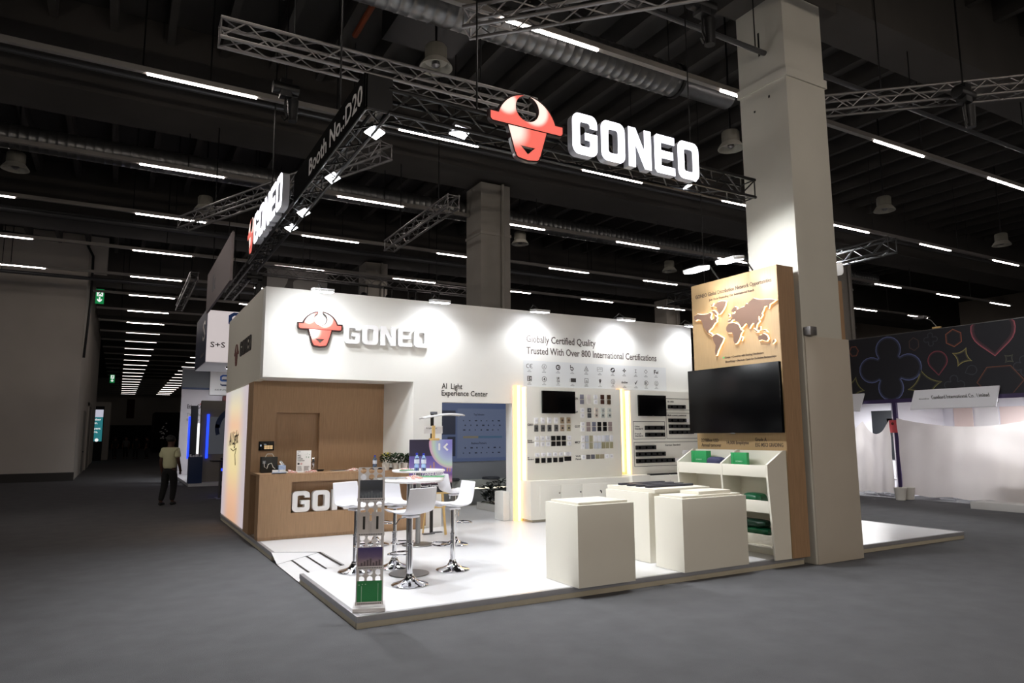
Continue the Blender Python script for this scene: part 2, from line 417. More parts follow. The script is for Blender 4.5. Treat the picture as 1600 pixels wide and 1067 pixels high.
def bay(x, y, z, label, top=10.2):
    t = thing('pendant_lamp', label, 'lamp', (x, y, z), group='round lamps under the ceiling')
    part('housing', MB().lathe([(.001, .36), (.15, .36), (.17, .33), (.17, .12), (.001, .12)], (x, y, z), 20), mat('lamp_housing', '6a685f', .6), t)
    part('reflector', MB().lathe([(.12, .14), (.18, .12), (.25, .02), (.255, 0), (.235, 0), (.17, .1), (.001, .11)], (x, y, z), 24), mat('lamp_reflector', '8f8d84', .5), t)
    part('stem', MB().tube([(x, y, z + .36), (x, y, top)], .02, 6), M_dark, t)
    part('lampholder', MB().lathe([(.001, .12), (.06, .1), (.07, .04), (.03, .01), (.001, .01)], (x, y, z), 12), M_silver, t)
    return t
for x, y, lab in ((3.9, 9.2, 'round white reflector lamp above the corner of the black truss'), (1.55, 18.2, 'round lamp hanging behind the left truss sign'), (-2.2, 17.15, 'round lamp near the left edge above the block wall'), (10.0, 17.15, 'round lamp between the grey pillar and the oak panel'), (16.3, 17.7, 'small round lamp just left of the oak panel'), (10.2, 9.2, 'round lamp beside the painted pillar at the end of the sign truss'), (16.6, 10.1, 'round lamp right of the painted pillar, beyond the black truss'), (22.9, 10.4, 'round lamp near the right edge of the hall')):
    bay(x, y, 7.3, lab, 8.4 if x == 3.9 else 10.2)
t = thing('air_outlet', 'dark square air box with a silver stub beside the big spiral duct', 'air vent', (4.15, 9.3, 8.0))
part('box', MB().box(3.5, 4.8, 9.2, 10.6, 8.4, 9.3), M_dark, t)
part('stub_duct', MB().tube([(4.15, 8.75, 7.95), (4.15, 9.25, 8.25)], .17, 16), M_duct, t)

# ------------------------------------------------------------------ trusses and hoists
def truss_geo(p0, p1, s, rc, rb, pitch):
    p0, p1 = Vector(p0), Vector(p1); d = (p1 - p0); Ln = d.length; d.normalize()
    side = Vector((0, 0, 1)).cross(d).normalized(); up = d.cross(side)
    co = [p0 + side * a * s / 2 + up * b * s / 2 for a, b in ((-1, -1), (1, -1), (1, 1), (-1, 1))]
    chords = [MB().tube([c, c + d * Ln], rc, 8) for c in co]
    lat = MB(); n = max(2, int(Ln / pitch)); st = Ln / n
    for q in range(4):
        a, b = co[q], co[(q + 1) % 4]
        for i in range(n):
            u, v = (a, b) if i % 2 else (b, a)
            lat.tube([u + d * st * i, v + d * st * (i + 1)], rb, 5, caps=False)
        for i in (0, n): lat.tube([a + d * min(st * i, Ln - .02) + d * .01, b + d * min(st * i, Ln - .02) + d * .01], rb, 5, caps=False)
    return chords, lat
def truss(name, label, p0, p1, s=.25, m=None, rc=.024, rb=.01, pitch=.28, hang=True, parent=None, cat='truss'):
    t = parent or thing(name, label, cat, (min(p0[0], p1[0]), min(p0[1], p1[1]), p0[2] - s / 2))
    ch, lat = truss_geo(p0, p1, s, rc, rb, pitch)
    for c in ch: part('chord', c, m, t)
    part('lattice', lat, m, t, kind='stuff')
    if hang:
        for f in (.2, .8):
            q = Vector(p0).lerp(Vector(p1), f); part('sling', MB().tube([q + Vector((0, 0, s / 2)), Vector((q.x, q.y, 10.2))], .012, 4), M_dark, t)
    return t
ZT = 5.125
bt = truss('box_truss', 'black box truss frame hung above the booth carrying the lit signs', (2.2, 6.54, ZT), (7.55, 6.54, ZT), m=M_dark)
truss('', '', (2.09, 6.42, ZT), (2.09, 13.6, ZT), m=M_dark, parent=bt)
part('corner_block', MB().box(1.96, 2.24, 6.4, 6.43, 5.0, 5.36).box(1.955, 1.975, 6.4, 6.68, 5.0, 5.36).box(2.14, 2.24, 6.45, 6.66, 5.02, 5.3), M_dark, bt)
nb = part('number_banner', MB().box(1.94, 1.955, 6.4, 9.6, 4.98, 5.36), mat('banner_black', '060606', .95, spec=.05), bt)
text('lettering', 'Booth No.:D20', 2.25, .22, SD(1.94, 8.7, 5.06), mat('banner_letter', 'd6d4d2', .5), nb)
truss('box_truss', 'black truss end sticking out right of the painted pillar with a floodlight', (12.0, 7.2, 5.1), (12.0, 13, 5.1), m=M_dark)
truss('box_truss', 'silver truss crossing overhead behind the corner of the black truss', (.78, 8.55, 6.62), (5.2, 8.5, 6.62), m=M_silver)
truss('box_truss', 'silver truss at the top of the frame, in front of the big spiral duct', (3.33, 6.95, 6.62), (6.1, 4.15, 6.62), m=M_silver)
truss('box_truss', 'silver truss running to the right edge behind the painted pillar', (9.75, 7.05, 7.12), (13.8, 3.4, 7.12), m=M_silver)
truss('box_truss', 'short silver truss hanging left of the grey concrete pillar', (5.72, 16.4, 6.5), (5.72, 12.5, 6.5), m=M_silver)
truss('box_truss', 'dull silver truss running diagonally behind the left truss sign', (1.0, 16.8, 6.5), (3.65, 10.7, 6.5), m=M_silver)
truss('box_truss', 'far silver truss just above the white wall with black spotlights', (3.0, 20.3, 6.45), (10.2, 20.5, 6.45), m=M_silver)
truss('box_truss', 'dark truss standing behind the hanging grey banner', (2.9, 18.4, 6.3), (2.9, 24, 6.3), m=M_dark)
truss('box_truss', 'silver truss seen end on beside the blue hanging box', (2.0, 26, 7.3), (2.0, 33, 7.3), m=M_silver)

def hoist(x, y, z, label):
    t = thing('chain_hoist', label, 'hoist', (x, y, z), group='black chain hoists')
    part('motor', MB().box(x - .09, x + .09, y - .08, y + .08, z + .32, z + .62).tube([(x - .2, y, z + .47), (x + .2, y, z + .47)], .1, 12), M_black, t, bev=.015)
    part('chain_bag', MB().lathe([(.001, -.05), (.07, -.05), (.09, .3), (.001, .32)], (x + .12, y, z), 12), M_black, t)
    part('chain', MB().tube([(x, y, z + .6), (x, y, 9.9)], .014, 5), M_dark, t)
    part('hook', MB().tube([(x, y, z + .32), (x, y, z + .1), (x + .05, y, z), (x, y, z - .06), (x - .05, y, z)], .015, 6), M_dark, t)
hoist(2.0, 10.8, 6.75, 'black chain hoist hanging from the silver truss at upper left')
hoist(6.35, 6.1, 6.85, 'black chain hoist at the top of the frame left of the painted pillar')
hoist(11.2, 5.4, 6.5, 'black chain hoist on the silver truss right of the painted pillar')
hoist(2.9, 19, 5.45, 'black chain hoist right of the grey hanging banner')

# ------------------------------------------------------------------ floodlights
def aim(o, d):
    o.rotation_euler = Vector(d).to_track_quat('-Z', 'Y').to_euler()
def flood(name, label, loc, d, watts, group, size=(.34, .22), arm=None, ang=150, blend=.6):
    t = thing(name, label, 'floodlight', loc, group=group)
    d = Vector(d).normalized(); q = d.to_track_quat('-Z', 'Y').to_matrix(); c = Vector(loc)
    part('head', MB().obox(c - d * .04, size[0], size[1], .05, q), M_silver if not arm else mat('flood_body', 'c9c9c9', .4), t, bev=.008)
    part('lens', MB().obox(c - d * .012, size[0] * .92, size[1] * .88, .012, q), M_flood, t)
    if arm: part('arm', MB().tube([c - d * .06, Vector(arm[0]), Vector(arm[1])], .012, 6), M_dark, t)
    li = bpy.data.lights.new('flood_beam', 'SPOT'); li.energy = watts; li.spot_size = math.radians(ang); li.spot_blend = blend; li.shadow_soft_size = .12
    li.color = (.96, .98, 1.0)
    lo = bpy.data.objects.new('flood_beam', li); COL.objects.link(lo); lo.parent = t; lo.location = d * .03; aim(lo, d)
    return t
for x, lab in ((2.82, 'floodlight on the wall top above the red bull emblem'), (4.93, 'floodlight on the wall top right of the white wall letters'), (7.06, 'floodlight on the wall top above the certificate headline'), (9.2, 'floodlight on the wall top above the end of the headline'), (11.1, 'floodlight on the wall top next to the oak map panel')):
    flood('floodlight', lab, (x, 11.36, 4.1), (0, .12, -1), FLOOD_W, 'floodlights along the white wall top', arm=((x, 11.6, 4.3), (x, 11.8, 4.21)))
for y, x, lab in ((7.4, 7.35, 'bright floodlight over the world map on the oak panel'), (6.75, 7.35, 'second floodlight on the oak panel top, beside the pillar')):
    flood('floodlight', lab, (x, y, 4.12), (.15, 0, -1), 32, 'floodlights on the oak panel', arm=((7.62, y, 4.24), (7.8, y, 4.06)))
for (x, y, z), d, w, lab in (((2.24, 6.95, 5.0), (.25, -.35, -1), 1, 'floodlight in the black truss next to its corner'), ((3.05, 6.5, 5.0), (.1, -.45, -1), 1, 'floodlight in the black truss left of the red emblem'), ((2.2, 8.5, 5.0), (.45, -.35, -1), 1, 'floodlight in the left truss arm below the booth number'), ((2.2, 10.1, 5.0), (.45, -.3, -1), 1, 'floodlight in the left truss arm beside the last white letter'), ((2.2, 10.95, 5.0), (.4, -.3, -1), .6, 'small floodlight in the left truss arm behind the white letters'), ((6.45, 6.55, 5.02), (.5, -.2, -1), 1.2, 'floodlight in the black truss right of the last white letter'), ((11.88, 8.45, 5.28), (.6, -.4, -.9), 1.9, 'floodlight on the black truss end right of the painted pillar')):
    flood('truss_floodlight', lab, (x, y, z), d, SPOT_W * w, 'floodlights in the black truss', size=(.22, .15), ang=140, arm=((x, y, z + .08), (x + .03, y + .2, z + .02)) if x > 11 else None)
ob = truss('box_truss', 'unseen black truss added behind the viewpoint to carry fill floodlights', (-7, -6.5, 5.2), (14, -6.5, 5.2), m=M_dark)  # unseen truss and floods, added to fill surfaces facing the camera
for x, lab in ((-6, 'first fill floodlight added on the truss behind the viewpoint'), (3.5, 'second fill floodlight added on the truss behind the viewpoint'), (8.5, 'third fill floodlight added on the truss behind the viewpoint'), (13, 'last fill floodlight added on the truss behind the viewpoint')):
    f_ = flood('truss_floodlight', lab, (x, -6.45, 5.0), (.6 if x < 0 else .05, 1, -.3), 520 if x > 0 else 900, 'fill floodlights added behind the viewpoint', size=(.4, .28), ang=100, blend=.8)
    for c_ in f_.children:
        if c_.type == 'LIGHT': c_.data.color = (1, .86, .71)
truss('box_truss', 'unseen black truss added left of the aisle to carry fill floodlights', (-8, 8, 4.4), (-8, 20, 4.4), m=M_dark)  # out-of-view truss and floods added to brighten the booth's left side
for y, lab in ((10, 'nearer fill floodlight added left of the aisle'), (17, 'farther fill floodlight added left of the aisle')):
    f_ = flood('truss_floodlight', lab, (-7.9, y, 4.2), (1, .05, -.12), 500, 'fill floodlights added left of the aisle', size=(.4, .28), ang=80, blend=.9)
    for c_ in f_.children:
        if c_.type == 'LIGHT': c_.data.color = (1, .92, .84)
solo('flap_panel', plate([rrect(0, 0, .5, .24, .06)], .01, SD(11.85, 8.6, 4.72)), M_white, 'white plate hanging under the black truss end beside the pillar', 'panel')

# ------------------------------------------------------------------ brand sign pieces
S_ = .235
L_G = [[(.8, .68)] + arc(.6, .8, .2, 0, 90, 5) + arc(.2, .8, .2, 90, 180, 5) + arc(.2, .2, .2, 180, 270, 5) + arc(.6, .2, .2, 270, 360, 5) +
       [(.8, .55), (.4, .55), (.4, .37), (.565, .37)] + arc(.5, .27, .065, 0, -90, 3) + arc(.3, .27, .065, 270, 180, 3) + arc(.3, .73, .065, 180, 90, 3) + arc(.5, .73, .065, 90, 0, 3) + [(.565, .68)]]
L_O = [rrect(0, 0, .8, 1, .2), rrect(.235, .205, .565, .795, .065)]
L_N = [[(0, 0), (0, 1), (.25, 1), (.56, .43), (.56, 1), (.8, 1), (.8, 0), (.56, 0), (.235, .6), (.235, 0)]]
L_E = [[(.08, 0), (0, .08), (0, .92), (.08, 1), (.74, 1), (.74, .8), (.235, .8), (.235, .6), (.68, .6), (.68, .4), (.235, .4), (.235, .2), (.74, .2), (.74, 0)]]
WORD = [(L_G, .8), (L_O, .8), (L_N, .8), (L_E, .74), (L_O, .8)]
def word(parent, mtx, width, height, depth, m, mside=None, w0=0.0, upto=5):
    tot = sum(w for _, w in WORD) + .13 * 4; k = width / tot; x = 0
    for i, (lp, w) in enumerate(WORD[:upto]):
        sc = [[((x + p[0]) * k, p[1] * height) for p in l] for l in lp]
        o = part('letter', plate(sc, depth, mtx, w0), mside or m, parent)
        if mside: part('letter_front', plate(sc, .006, mtx, w0 + depth), m, o)
        x += w + .13
def hat_loops(g=0):
    a0 = math.degrees(math.asin(.12 / .41))
    left = arc(0, -.12, .41 + g, 180 - a0, 97, 14); right = arc(0, -.12, .41 + g, 83, a0, 14)
    inner = arc(0, .13, .165 - g * .4, 68, -248, 26)
    out = [(-.5 - g, .0 + g), (-.395 - g, 0 + g)] + left + list(reversed(inner)) + right + [(.395 + g, 0 + g), (.5 + g, 0 + g), (.5 + g, -.06)] + arc(.46, -.07, .04 + g, 0, -90, 4) + arc(-.46, -.07, .04 + g, 270, 180, 4)
    return [out]
def face_loops(g=0, hole=True):
    o = [[(-.265 - g, -.125 + g), (.265 + g, -.125 + g)] + [(.17 + g, -.44)] + arc(.11, -.45, .05 + g, 0, -75, 4) + [(0, -.515 - g)] + arc(-.11, -.45, .05 + g, 255, 180, 4) + [(-.17 - g, -.44)]]
    if hole: o.append([(-.105, -.345), (.105, -.345), (0, -.445)])
    return o
def bull(parent, mtx, width, depth, emit, dark, rim=.02):
    sc = lambda lp: [[(p[0] * width, p[1] * width) for p in l] for l in lp]
    c = mtx @ Vector((0, 0, depth)) - ORG.get(parent.name, Vector((0, 0, 0)))
    def P(u, v): return tuple(mtx.to_3x3() @ Vector((u * width, v * width, 0)) + c)
    W = width
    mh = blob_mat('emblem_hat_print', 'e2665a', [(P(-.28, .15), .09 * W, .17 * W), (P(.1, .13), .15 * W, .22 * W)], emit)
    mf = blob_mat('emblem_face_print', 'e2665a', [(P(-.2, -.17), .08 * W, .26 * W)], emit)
    e = part('emblem', plate(sc(hat_loops(rim)), depth + .01, mtx), dark, parent)
    part('emblem_back', plate(sc(face_loops(rim)), depth + .01, mtx), dark, e)
    part('hat', plate(sc(hat_loops()), .012, mtx, depth), mh, e, label='salmon red horned hat shape')
    part('face', plate(sc(face_loops()), .012, mtx, depth), mf, e, label='salmon red bull face with triangle cut')
M_rim = mat('emblem_rim', '2a0f0e', .4)
M_sidew = mat('sign_side_acrylic', 'b9bcc4', .3)
t = thing('illuminated_sign', 'glowing white GONEO letters with red bull on the front truss', 'sign', (4.3, 6.38, 4.9), group='lit signs on the black truss')
word(t, FR(4.36, 6.36, 4.955), 1.97, .5, .1, M_sign, M_sidew)
bull(t, FR(3.775, 6.34, 5.235), .93, .045, 1.0, M_rim)
t = thing('illuminated_sign', 'glowing white GONEO letters with red bull on the left truss arm', 'sign', (1.92, 11, 4.9), group='lit signs on the black truss')
word(t, SD(1.93, 12.2, 4.985), 2.35, .52, .1, M_sign, M_sidew)
bull(t, SD(1.91, 12.68, 5.37), .8, .045, 1.0, M_rim)

# ------------------------------------------------------------------ booth platform
pf = thing('booth_platform', 'low white platform with aluminium edging under the whole booth', 'platform', (1.99, 6.42, 0))
XL, XR, YF, YB = 1.99, 12.22, 6.42, 16.1
RY0, RY1 = 8.72, 10.47
def flat_prism(pts, z0, z1):
    n = len(pts); return MB().add([(x, y, z0) for x, y in pts] + [(x, y, z1) for x, y in pts], [tuple(reversed(range(n))), tuple(range(n, 2 * n))] + [(i, (i + 1) % n, (i + 1) % n + n, i + n) for i in range(n)])
RX = 2.61; RA, RB = 9.0, 10.15
g = flat_prism([(XL + .05, YF + .05), (8.12, YF + .05), (8.12, RA), (RX, RA), (XL + .05, RY0)], 0, PZ - .003)
for q in (flat_prism([(RX, RA), (8.12, RA), (8.12, RB), (RX, RB)], 0, PZ - .003), flat_prism([(RX, RB), (7.7, RB), (7.7, YB), (XL + .05, YB), (XL + .05, RY1)], 0, PZ - .003)): g.add(q.v, q.f)
g.box(8.12, 8.9, 7.3, 15.4, 0, PZ - .003).box(8.9, XR - .05, 7.3, YB, 0, PZ - .003).box(7.7, 8.12, RB, 15.4, 0, PZ - .003).box(9.25, XR - .05, YF + .16, 7.3, 0, PZ - .003)
part('deck', g, M_plat, pf)
def edge(seg):
    e = MB(); s = MB()
    for (x0, x1, y0, y1) in seg:
        e.box(x0, x1, y0, y1, .054, PZ); s.box(x0 + .006, x1 - .006, y0 + .006, y1 - .006, 0, .054)
    return e, s
for seg in ([(XL, XL + .05, YF + .05, RY0)], [(XL, XL + .05, RY1, YB)], [(XL, 8.12, YF, YF + .05)], [(9.25, XR, YF + .11, YF + .16)], [(XR - .05, XR, YF + .16, YB)]):
    e, s = edge(seg); part('edge_profile', e, M_alu, pf, bev=.004); part('side_board', s, M_platside, pf)
g = MB().add([(XL, RY0, .012), (RX, RA, PZ), (RX, RB, PZ), (XL, RB - .1, .012), (XL, RY1, PZ)], [(0, 1, 2, 3), (3, 2, 4)])
part('access_ramp', g, M_plat, pf)
def rampz(x): return .012 + (x - XL) / (RX - XL) * (PZ - .012) + .002
g = MB()
def strip(p, q, w, z=None):
    p, q = Vector((p[0], p[1], z or rampz(p[0]))), Vector((q[0], q[1], z or rampz(q[0])))
    d = (q - p).normalized(); n = Vector((-d.y, d.x, 0)).normalized() * w / 2
    g.add([p - n, q - n, q + n, p + n], [(0, 1, 2, 3)])
strip((XL, RY0 + .015), (RX, RA + .015), .024); strip((XL, RB - .1), (RX, RB), .014); strip((RX - .02, RA), (RX - .02, RB), .06)
strip((XL + .02, RY1), (RX, RB), .024, PZ + .001)
for f in (.33, .66): strip((XL + (RX - XL) * f, RY0 + (RA - RY0) * f), (XL + (RX - XL) * f, RB - .1 + .1 * f), .034)
part('black_tape', g, M_black, pf, label='black tape lines on the ramp')

# ------------------------------------------------------------------ main wall of the booth
YW = 11.75
bw = thing('booth_wall', 'tall white booth wall with overhang, headline lettering and certificate marks', 'wall', (1.99, YW, PZ))
part('fascia', MB().box(1.99, 4.6, YW, 12.0, 2.7, 4.2), M_white, bw)
part('side_fascia', MB().box(1.985, 2.1, YW + .25, 16.08, 2.68, 4.22), M_cream, bw)
part('soffit', MB().box(2.1, 4.6, 12.0, 12.62, 2.7, 2.76), M_white, bw)
def hprism(pts, z0, z1):
    n = len(pts); return MB().add([(x, y, z0) for x, y in pts] + [(x, y, z1) for x, y in pts], [tuple(reversed(range(n))), tuple(range(n, 2 * n))] + [(i, (i + 1) % n, (i + 1) % n + n, i + n) for i in range(n)])
part('return_wall', hprism([(4.6, 11.76), (4.6, 12.6), (4.32, 12.6), (4.32, 12.55)], PZ, 2.7), M_white, bw)
part('pier', MB().box(4.6, 5.16, YW, 12.0, PZ, 4.2), M_white, bw)
part('lintel', MB().box(5.16, 6.64, YW, 12.0, 2.345, 4.2), M_white, bw)
part('wall_panel', MB().box(6.64, 11.4, YW, 12.0, PZ, 4.2), M_white, bw)
M_glob = mat('headline_ink', '5e5450', .6)
text('lettering', 'Globally Certified Quality', 1.70, .145, FR(6.975, YW, 3.57), M_glob, bw)
text('lettering', 'Trusted With Over 800 International Certifications', 3.36, .145, FR(6.975, YW, 3.335), M_glob, bw)
text('lettering', 'AI  Light', .42, .105, FR(5.15, YW, 2.59), M_ink, bw)
text('lettering', 'Experience Center', .955, .1, FR(5.15, YW, 2.465), M_ink, bw)
part('marks_backing', MB().box(6.9, 10.6, YW - .003, YW, 2.68, 3.2), mat('backing_print', 'dfe1e2', .6), bw)
# certificate marks, two rows of eleven
IX = [7.04, 7.385, 7.72, 8.07, 8.42, 8.77, 9.11, 9.42, 9.735, 10.02, 10.31]
def sq(cx, cy, w, h): return [(cx - w / 2, cy - h / 2), (cx + w / 2, cy - h / 2), (cx + w / 2, cy + h / 2), (cx - w / 2, cy + h / 2)]
def star4(cx, cy, r, q=.35, n=4, a=90):
    return [(cx + (r if i % 2 == 0 else r * q) * math.cos(math.radians(a + i * 180 / n)), cy + (r if i % 2 == 0 else r * q) * math.sin(math.radians(a + i * 180 / n))) for i in range(2 * n)]
r = .055
def cmark(kind, cx, cz):
    F = FR(cx, YW - .003, cz); M = []
    P = lambda loops: M.append(plate(loops, .002, F))
    T = lambda s, w, h, dx=0, dy=0: M.append(text_mesh(s, w, h, F @ Matrix.Translation((dx - w / 2, dy - h / 2, 0)), depth=.002))
    if kind == 'CE':
        P([arc(-.03, 0, r * .8, 60, 300, 12) + arc(-.03, 0, r * .62, 300, 60, 12)]); P([arc(.05, 0, r * .8, 60, 300, 12) + arc(.05, 0, r * .62, 300, 60, 12)]); P([sq(.03, 0, .05, .012)])
    elif kind in ('UL', 'N', 'S', 'A', 'T', 'R', 'Q'):
        P(ring(0, 0, r, .008)); T({'UL': 'UL', 'N': 'N', 'S': 'S', 'A': '4', 'T': 'C', 'R': 'R', 'Q': 'Q'}[kind], .05, .06)
    elif kind == 'NF': P(ring(0, 0, r, .02)); P([sq(0, 0, .012, .09)]); P([sq(.02, .0, .04, .012)])
    elif kind == 'b': P([arc(-.01, -.015, .04, -180, 150, 14) + arc(-.01, -.015, .022, 150, -180, 14)]); P([sq(-.045, .03, .014, .07)])
    elif kind == 'tri': P([[(-.06, -.05), (.06, -.05), (0, .06)], [(-.04, -.04), (.04, -.04), (0, .035)]]); T('A', .03, .04, 0, -.01)
    elif kind == 'tag': P([rrect(-.07, -.045, .07, .045, .01), rrect(-.064, -.039, .064, .039, .008)]); T('A', .02, .03, -.04, 0); P([sq(.015, .018, .07, .006)]); P([sq(.015, 0, .07, .006)])
    elif kind == 'oval': P([arc(0, 0, .058, 0, 350, 24, .05), arc(.012, .012, .03, 0, 350, 16, .016), arc(-.012, -.014, .03, 0, 350, 16, .014)])
    elif kind == 'dia': P([star4(0, 0, .055, .4), circ(0, 0, .012, 8)])
    elif kind == 'kkk': P([sq(0, .035, .05, .01)]); P([sq(0, -.035, .05, .01)]); P([sq(0, 0, .012, .06)])
    elif kind == 'pale': P([[(-.05, 0), (0, .05), (.05, 0), (0, -.05)], [(-.035, 0), (0, .035), (.035, 0), (0, -.035)]])
    elif kind == 'FI': P([sq(-.05, 0, .016, .09)]); P([sq(-.025, .035, .045, .018)]); P([sq(-.03, 0, .03, .015)]); T('ed', .06, .07, .03, 0)
    elif kind == 'EAC': P([sq(0, 0, .1, .1), sq(-.02, .027, .035, .02), sq(-.02, 0, .035, .015), sq(-.02, -.027, .035, .02), sq(.028, .01, .02, .045), sq(.028, -.035, .02, .016)])
    elif kind == 'UKCA': T('UK', .075, .05, 0, .03); T('CA', .075, .05, 0, -.03)
    elif kind == 'box': P([sq(.02, 0, .13, .08)]); P([sq(-.065, .02, .02, .01)]); P([sq(-.065, -.02, .02, .01)])
    elif kind == 'asq': P([rrect(-.05, -.05, .05, .05, .012), rrect(-.04, -.04, .04, .04, .01)]); T('a', .05, .07, .005, 0)
    elif kind == 'pin': P([circ(0, .015, .03), circ(0, .02, .01, 10)]); P([[(-.02, -.005), (.02, -.005), (0, -.06)]])
    elif kind == 'word': T('aloclow', .17, .05)
    elif kind == 'tick': P([[(-.035, 0), (-.025, .012), (-.012, -.015), (.03, .05), (.04, .042), (-.012, -.045)]])
    part('certification_mark', join(M), M_inkg if kind in ('UL', 'tri', 'tag', 'kkk', 'pale', 'Q', 'asq') else M_ink, bw)
for kind, x in zip(('CE', 'UL', 'NF', 'b', 'tri', 'tag', 'oval', 'dia', 'kkk', 'pale', 'FI'), IX): cmark(kind, x, 3.09)
for kind, x in zip(('EAC', 'A', 'UKCA', 'box', 'asq', 'pin', 'Q', 'word', 'tick', 'R', 'Q'), IX): cmark(kind, x, 2.84)
g = MB()
for cz in (3.0, 2.75):
    for x in IX:
        for dz, w in ((0, .05), (-.028, .1)):
            n = int(w / .016)
            for i in range(n): g.box(x - w / 2 + i * .016, x - w / 2 + i * .016 + .011, YW - .005, YW - .003, cz + dz, cz + dz + .013)
part('captions', g, M_inkg, bw, kind='stuff')
t = thing('wall_sign', 'white raised letters and red bull emblem on the white overhang', 'sign', (3.3, YW, 3.2))
word(t, FR(3.29, YW, 3.32), 1.57, .345, .05, M_letterw, w0=.02)
bull(t, FR(2.885, YW, 3.615), .715, .04, 0.03, M_rim, .034)
t = thing('wall_sign', 'small black letters and dark red emblem on the cream side of the overhang', 'sign', (1.98, 13.6, 3.2))
word(t, SD(1.985, 14.28, 3.275), 1.3, .285, .012, M_ink)
me = join([plate([[(p[0] * .55, p[1] * .55) for p in l] for l in hat_loops()], .012, SD(1.985, 14.76, 3.42)), plate([[(p[0] * .55, p[1] * .55) for p in l] for l in face_loops()], .012, SD(1.985, 14.76, 3.42))])
part('emblem', me, mat('dull_red', '70403a', .5), t)

# light box on the left side
lb = thing('light_box_wall', 'glowing pastel light box wall with handwriting on the left side', 'light box', (1.99, 13.1, PZ))
part('case', MB().box(2.0, 2.3, 13.1, 16.08, PZ, 2.68), M_cream, lb)
part('glowing_face', MB().box(1.985, 2.0, 13.14, 16.04, PZ + .03, 2.66), M_lbox, lb)
text('handwriting', 'AI Light', 1.25, .26, SD(1.985, 15.25, 1.55) @ Matrix.Rotation(.06, 4, 'Z'), M_ink, lb, shear=.35)
part('pen_stroke', MB().tube([(1.982, 14.95, 1.5), (1.982, 14.6, 1.46), (1.982, 14.2, 1.52), (1.982, 14.35, 1.4), (1.982, 14.25, 1.2)], .008, 5), M_ink, lb)

# oak back wall with a recessed door
ow = thing('oak_wall', 'oak veneer back wall behind the reception counter with recessed doorway', 'wall', (1.99, 12.55, PZ))
YO = 12.55
part('veneer_panel', MB().box(1.99, 2.38, YO, 13.1, PZ, 2.7).box(3.13, 4.33, YO, 12.75, PZ, 2.7).box(2.38, 3.13, YO, 12.75, 2.147, 2.7), M_wood, ow)
dr = part('door', MB().box(2.38, 3.13, YO + .1, YO + .14, PZ, 2.147), M_wood, ow)
hd = part('door_plate', MB().box(3.045, 3.085, YO + .085, YO + .1, 1.12, 1.37), M_chrome, dr, bev=.004)
part('door_lever', MB().tube([(3.065, YO + .085, 1.28), (3.065, YO + .04, 1.28), (2.95, YO + .04, 1.285)], .011, 8), M_chrome, dr)
wt = thing('wall_tablet', 'small black touch panel glowing on the oak wall', 'tablet', (2.23, YO - .02, 1.5))
part('case', MB().box(2.105, 2.36, YO - .025, YO, 1.5, 1.655), M_blackgloss, wt, bev=.004)
g = MB()
for i in range(3):
    for j in range(2): g.box(2.195 + i * .048, 2.238 + i * .048, YO - .027, YO - .025, 1.522 + j * .034, 1.552 + j * .034)
part('screen_icons', g, mat('screen_tan', 'd0b080', .5, emit='d0b080', es=.6), wt)
part('screen_header', MB().box(2.13, 2.15, YO - .027, YO - .025, 1.57, 1.6).box(2.19, 2.23, YO - .027, YO - .025, 1.6, 1.606), mat('screen_white', 'b8c4d8', .5, emit='b8c4d8', es=.5), wt)

# reception counter
rc = thing('reception_counter', 'long oak reception counter with white block letters in its front recess', 'counter', (1.99, 11.65, PZ))
CT = 1.14
part('worktop', hprism([(1.99, 11.66), (4.82, 11.66), (4.82, 11.745), (4.595, 11.745), (4.31, 12.54), (1.99, 12.54)], CT - .035, CT), M_wood, rc)
g = MB().box(1.99, 2.49, 11.65, 11.95, PZ + .05, CT - .035).box(4.58, 4.82, 11.65, 11.745, PZ + .05, CT - .035).box(2.49, 4.58, 11.65, 11.94, PZ + .05, .515).box(2.49, 4.58, 11.65, 11.94, 1.01, CT - .035).box(2.49, 4.58, 11.85, 11.94, .515, 1.01)
part('front_board', g, M_wood, rc)
part('plinth_board', MB().box(2.0, 4.57, 11.67, 11.94, PZ, PZ + .05).box(4.57, 4.8, 11.67, 11.74, PZ, PZ + .05), M_wood, rc)
M_letd = mat('counter_letter_white', 'f2f1f0', .4)
word(rc, FR(2.515, 11.84, .522), 1.56, .33, .12, M_letd, w0=.04)

# AI room behind the doorway
rm = thing('experience_room', 'dim room seen through the doorway under the experience heading', 'room', (5, 12, PZ))
part('back_wall', MB().box(4.7, 9.6, 14.95, 15.05, PZ, 3.0), mat('room_wall', '8b8f95', .7), rm)
part('side_wall', MB().box(4.62, 4.7, 12.76, 15.05, PZ, 3.0).box(9.6, 9.7, 12.0, 15.05, PZ, 3.0), mat('room_wall', '8b8f95', .7), rm)
part('led_strip', MB().box(5.0, 9.4, 14.62, 14.64, .50, .535), mat('room_led', 'fff8e8', .5, emit='fff4d8', es=1.6), rm)
part('bench', MB().box(5.0, 9.4, 14.6, 14.95, .535, .7), mat('room_bench', 'a8aba6', .6), rm)
rl = thing('room_fill_lamp', 'flat white fill lamp added inside the dim room above the bench', 'lamp', (7, 13.6, 2.95))  # unseen lamp, added to lift the room's floor and lower wall
part('housing', MB().box(6.6, 7.4, 13.5, 13.7, 2.95, 3.0), M_white, rl); part('lens', MB().box(6.62, 7.38, 13.52, 13.68, 2.94, 2.95), mat('room_fill_lens', 'ffffff', .5, emit='eef2ff', es=2), rl)
_la = bpy.data.lights.new('room_fill_beam', 'AREA'); _la.energy = 22; _la.size = .7; _lo = bpy.data.objects.new('room_fill_beam', _la); COL.objects.link(_lo); _lo.parent = rl; _lo.location = (0, 0, -.03)
ps = thing('projection_screen', 'blue glowing projection with brand selection text inside the dim room', 'screen', (5.5, 14.9, 1.1))
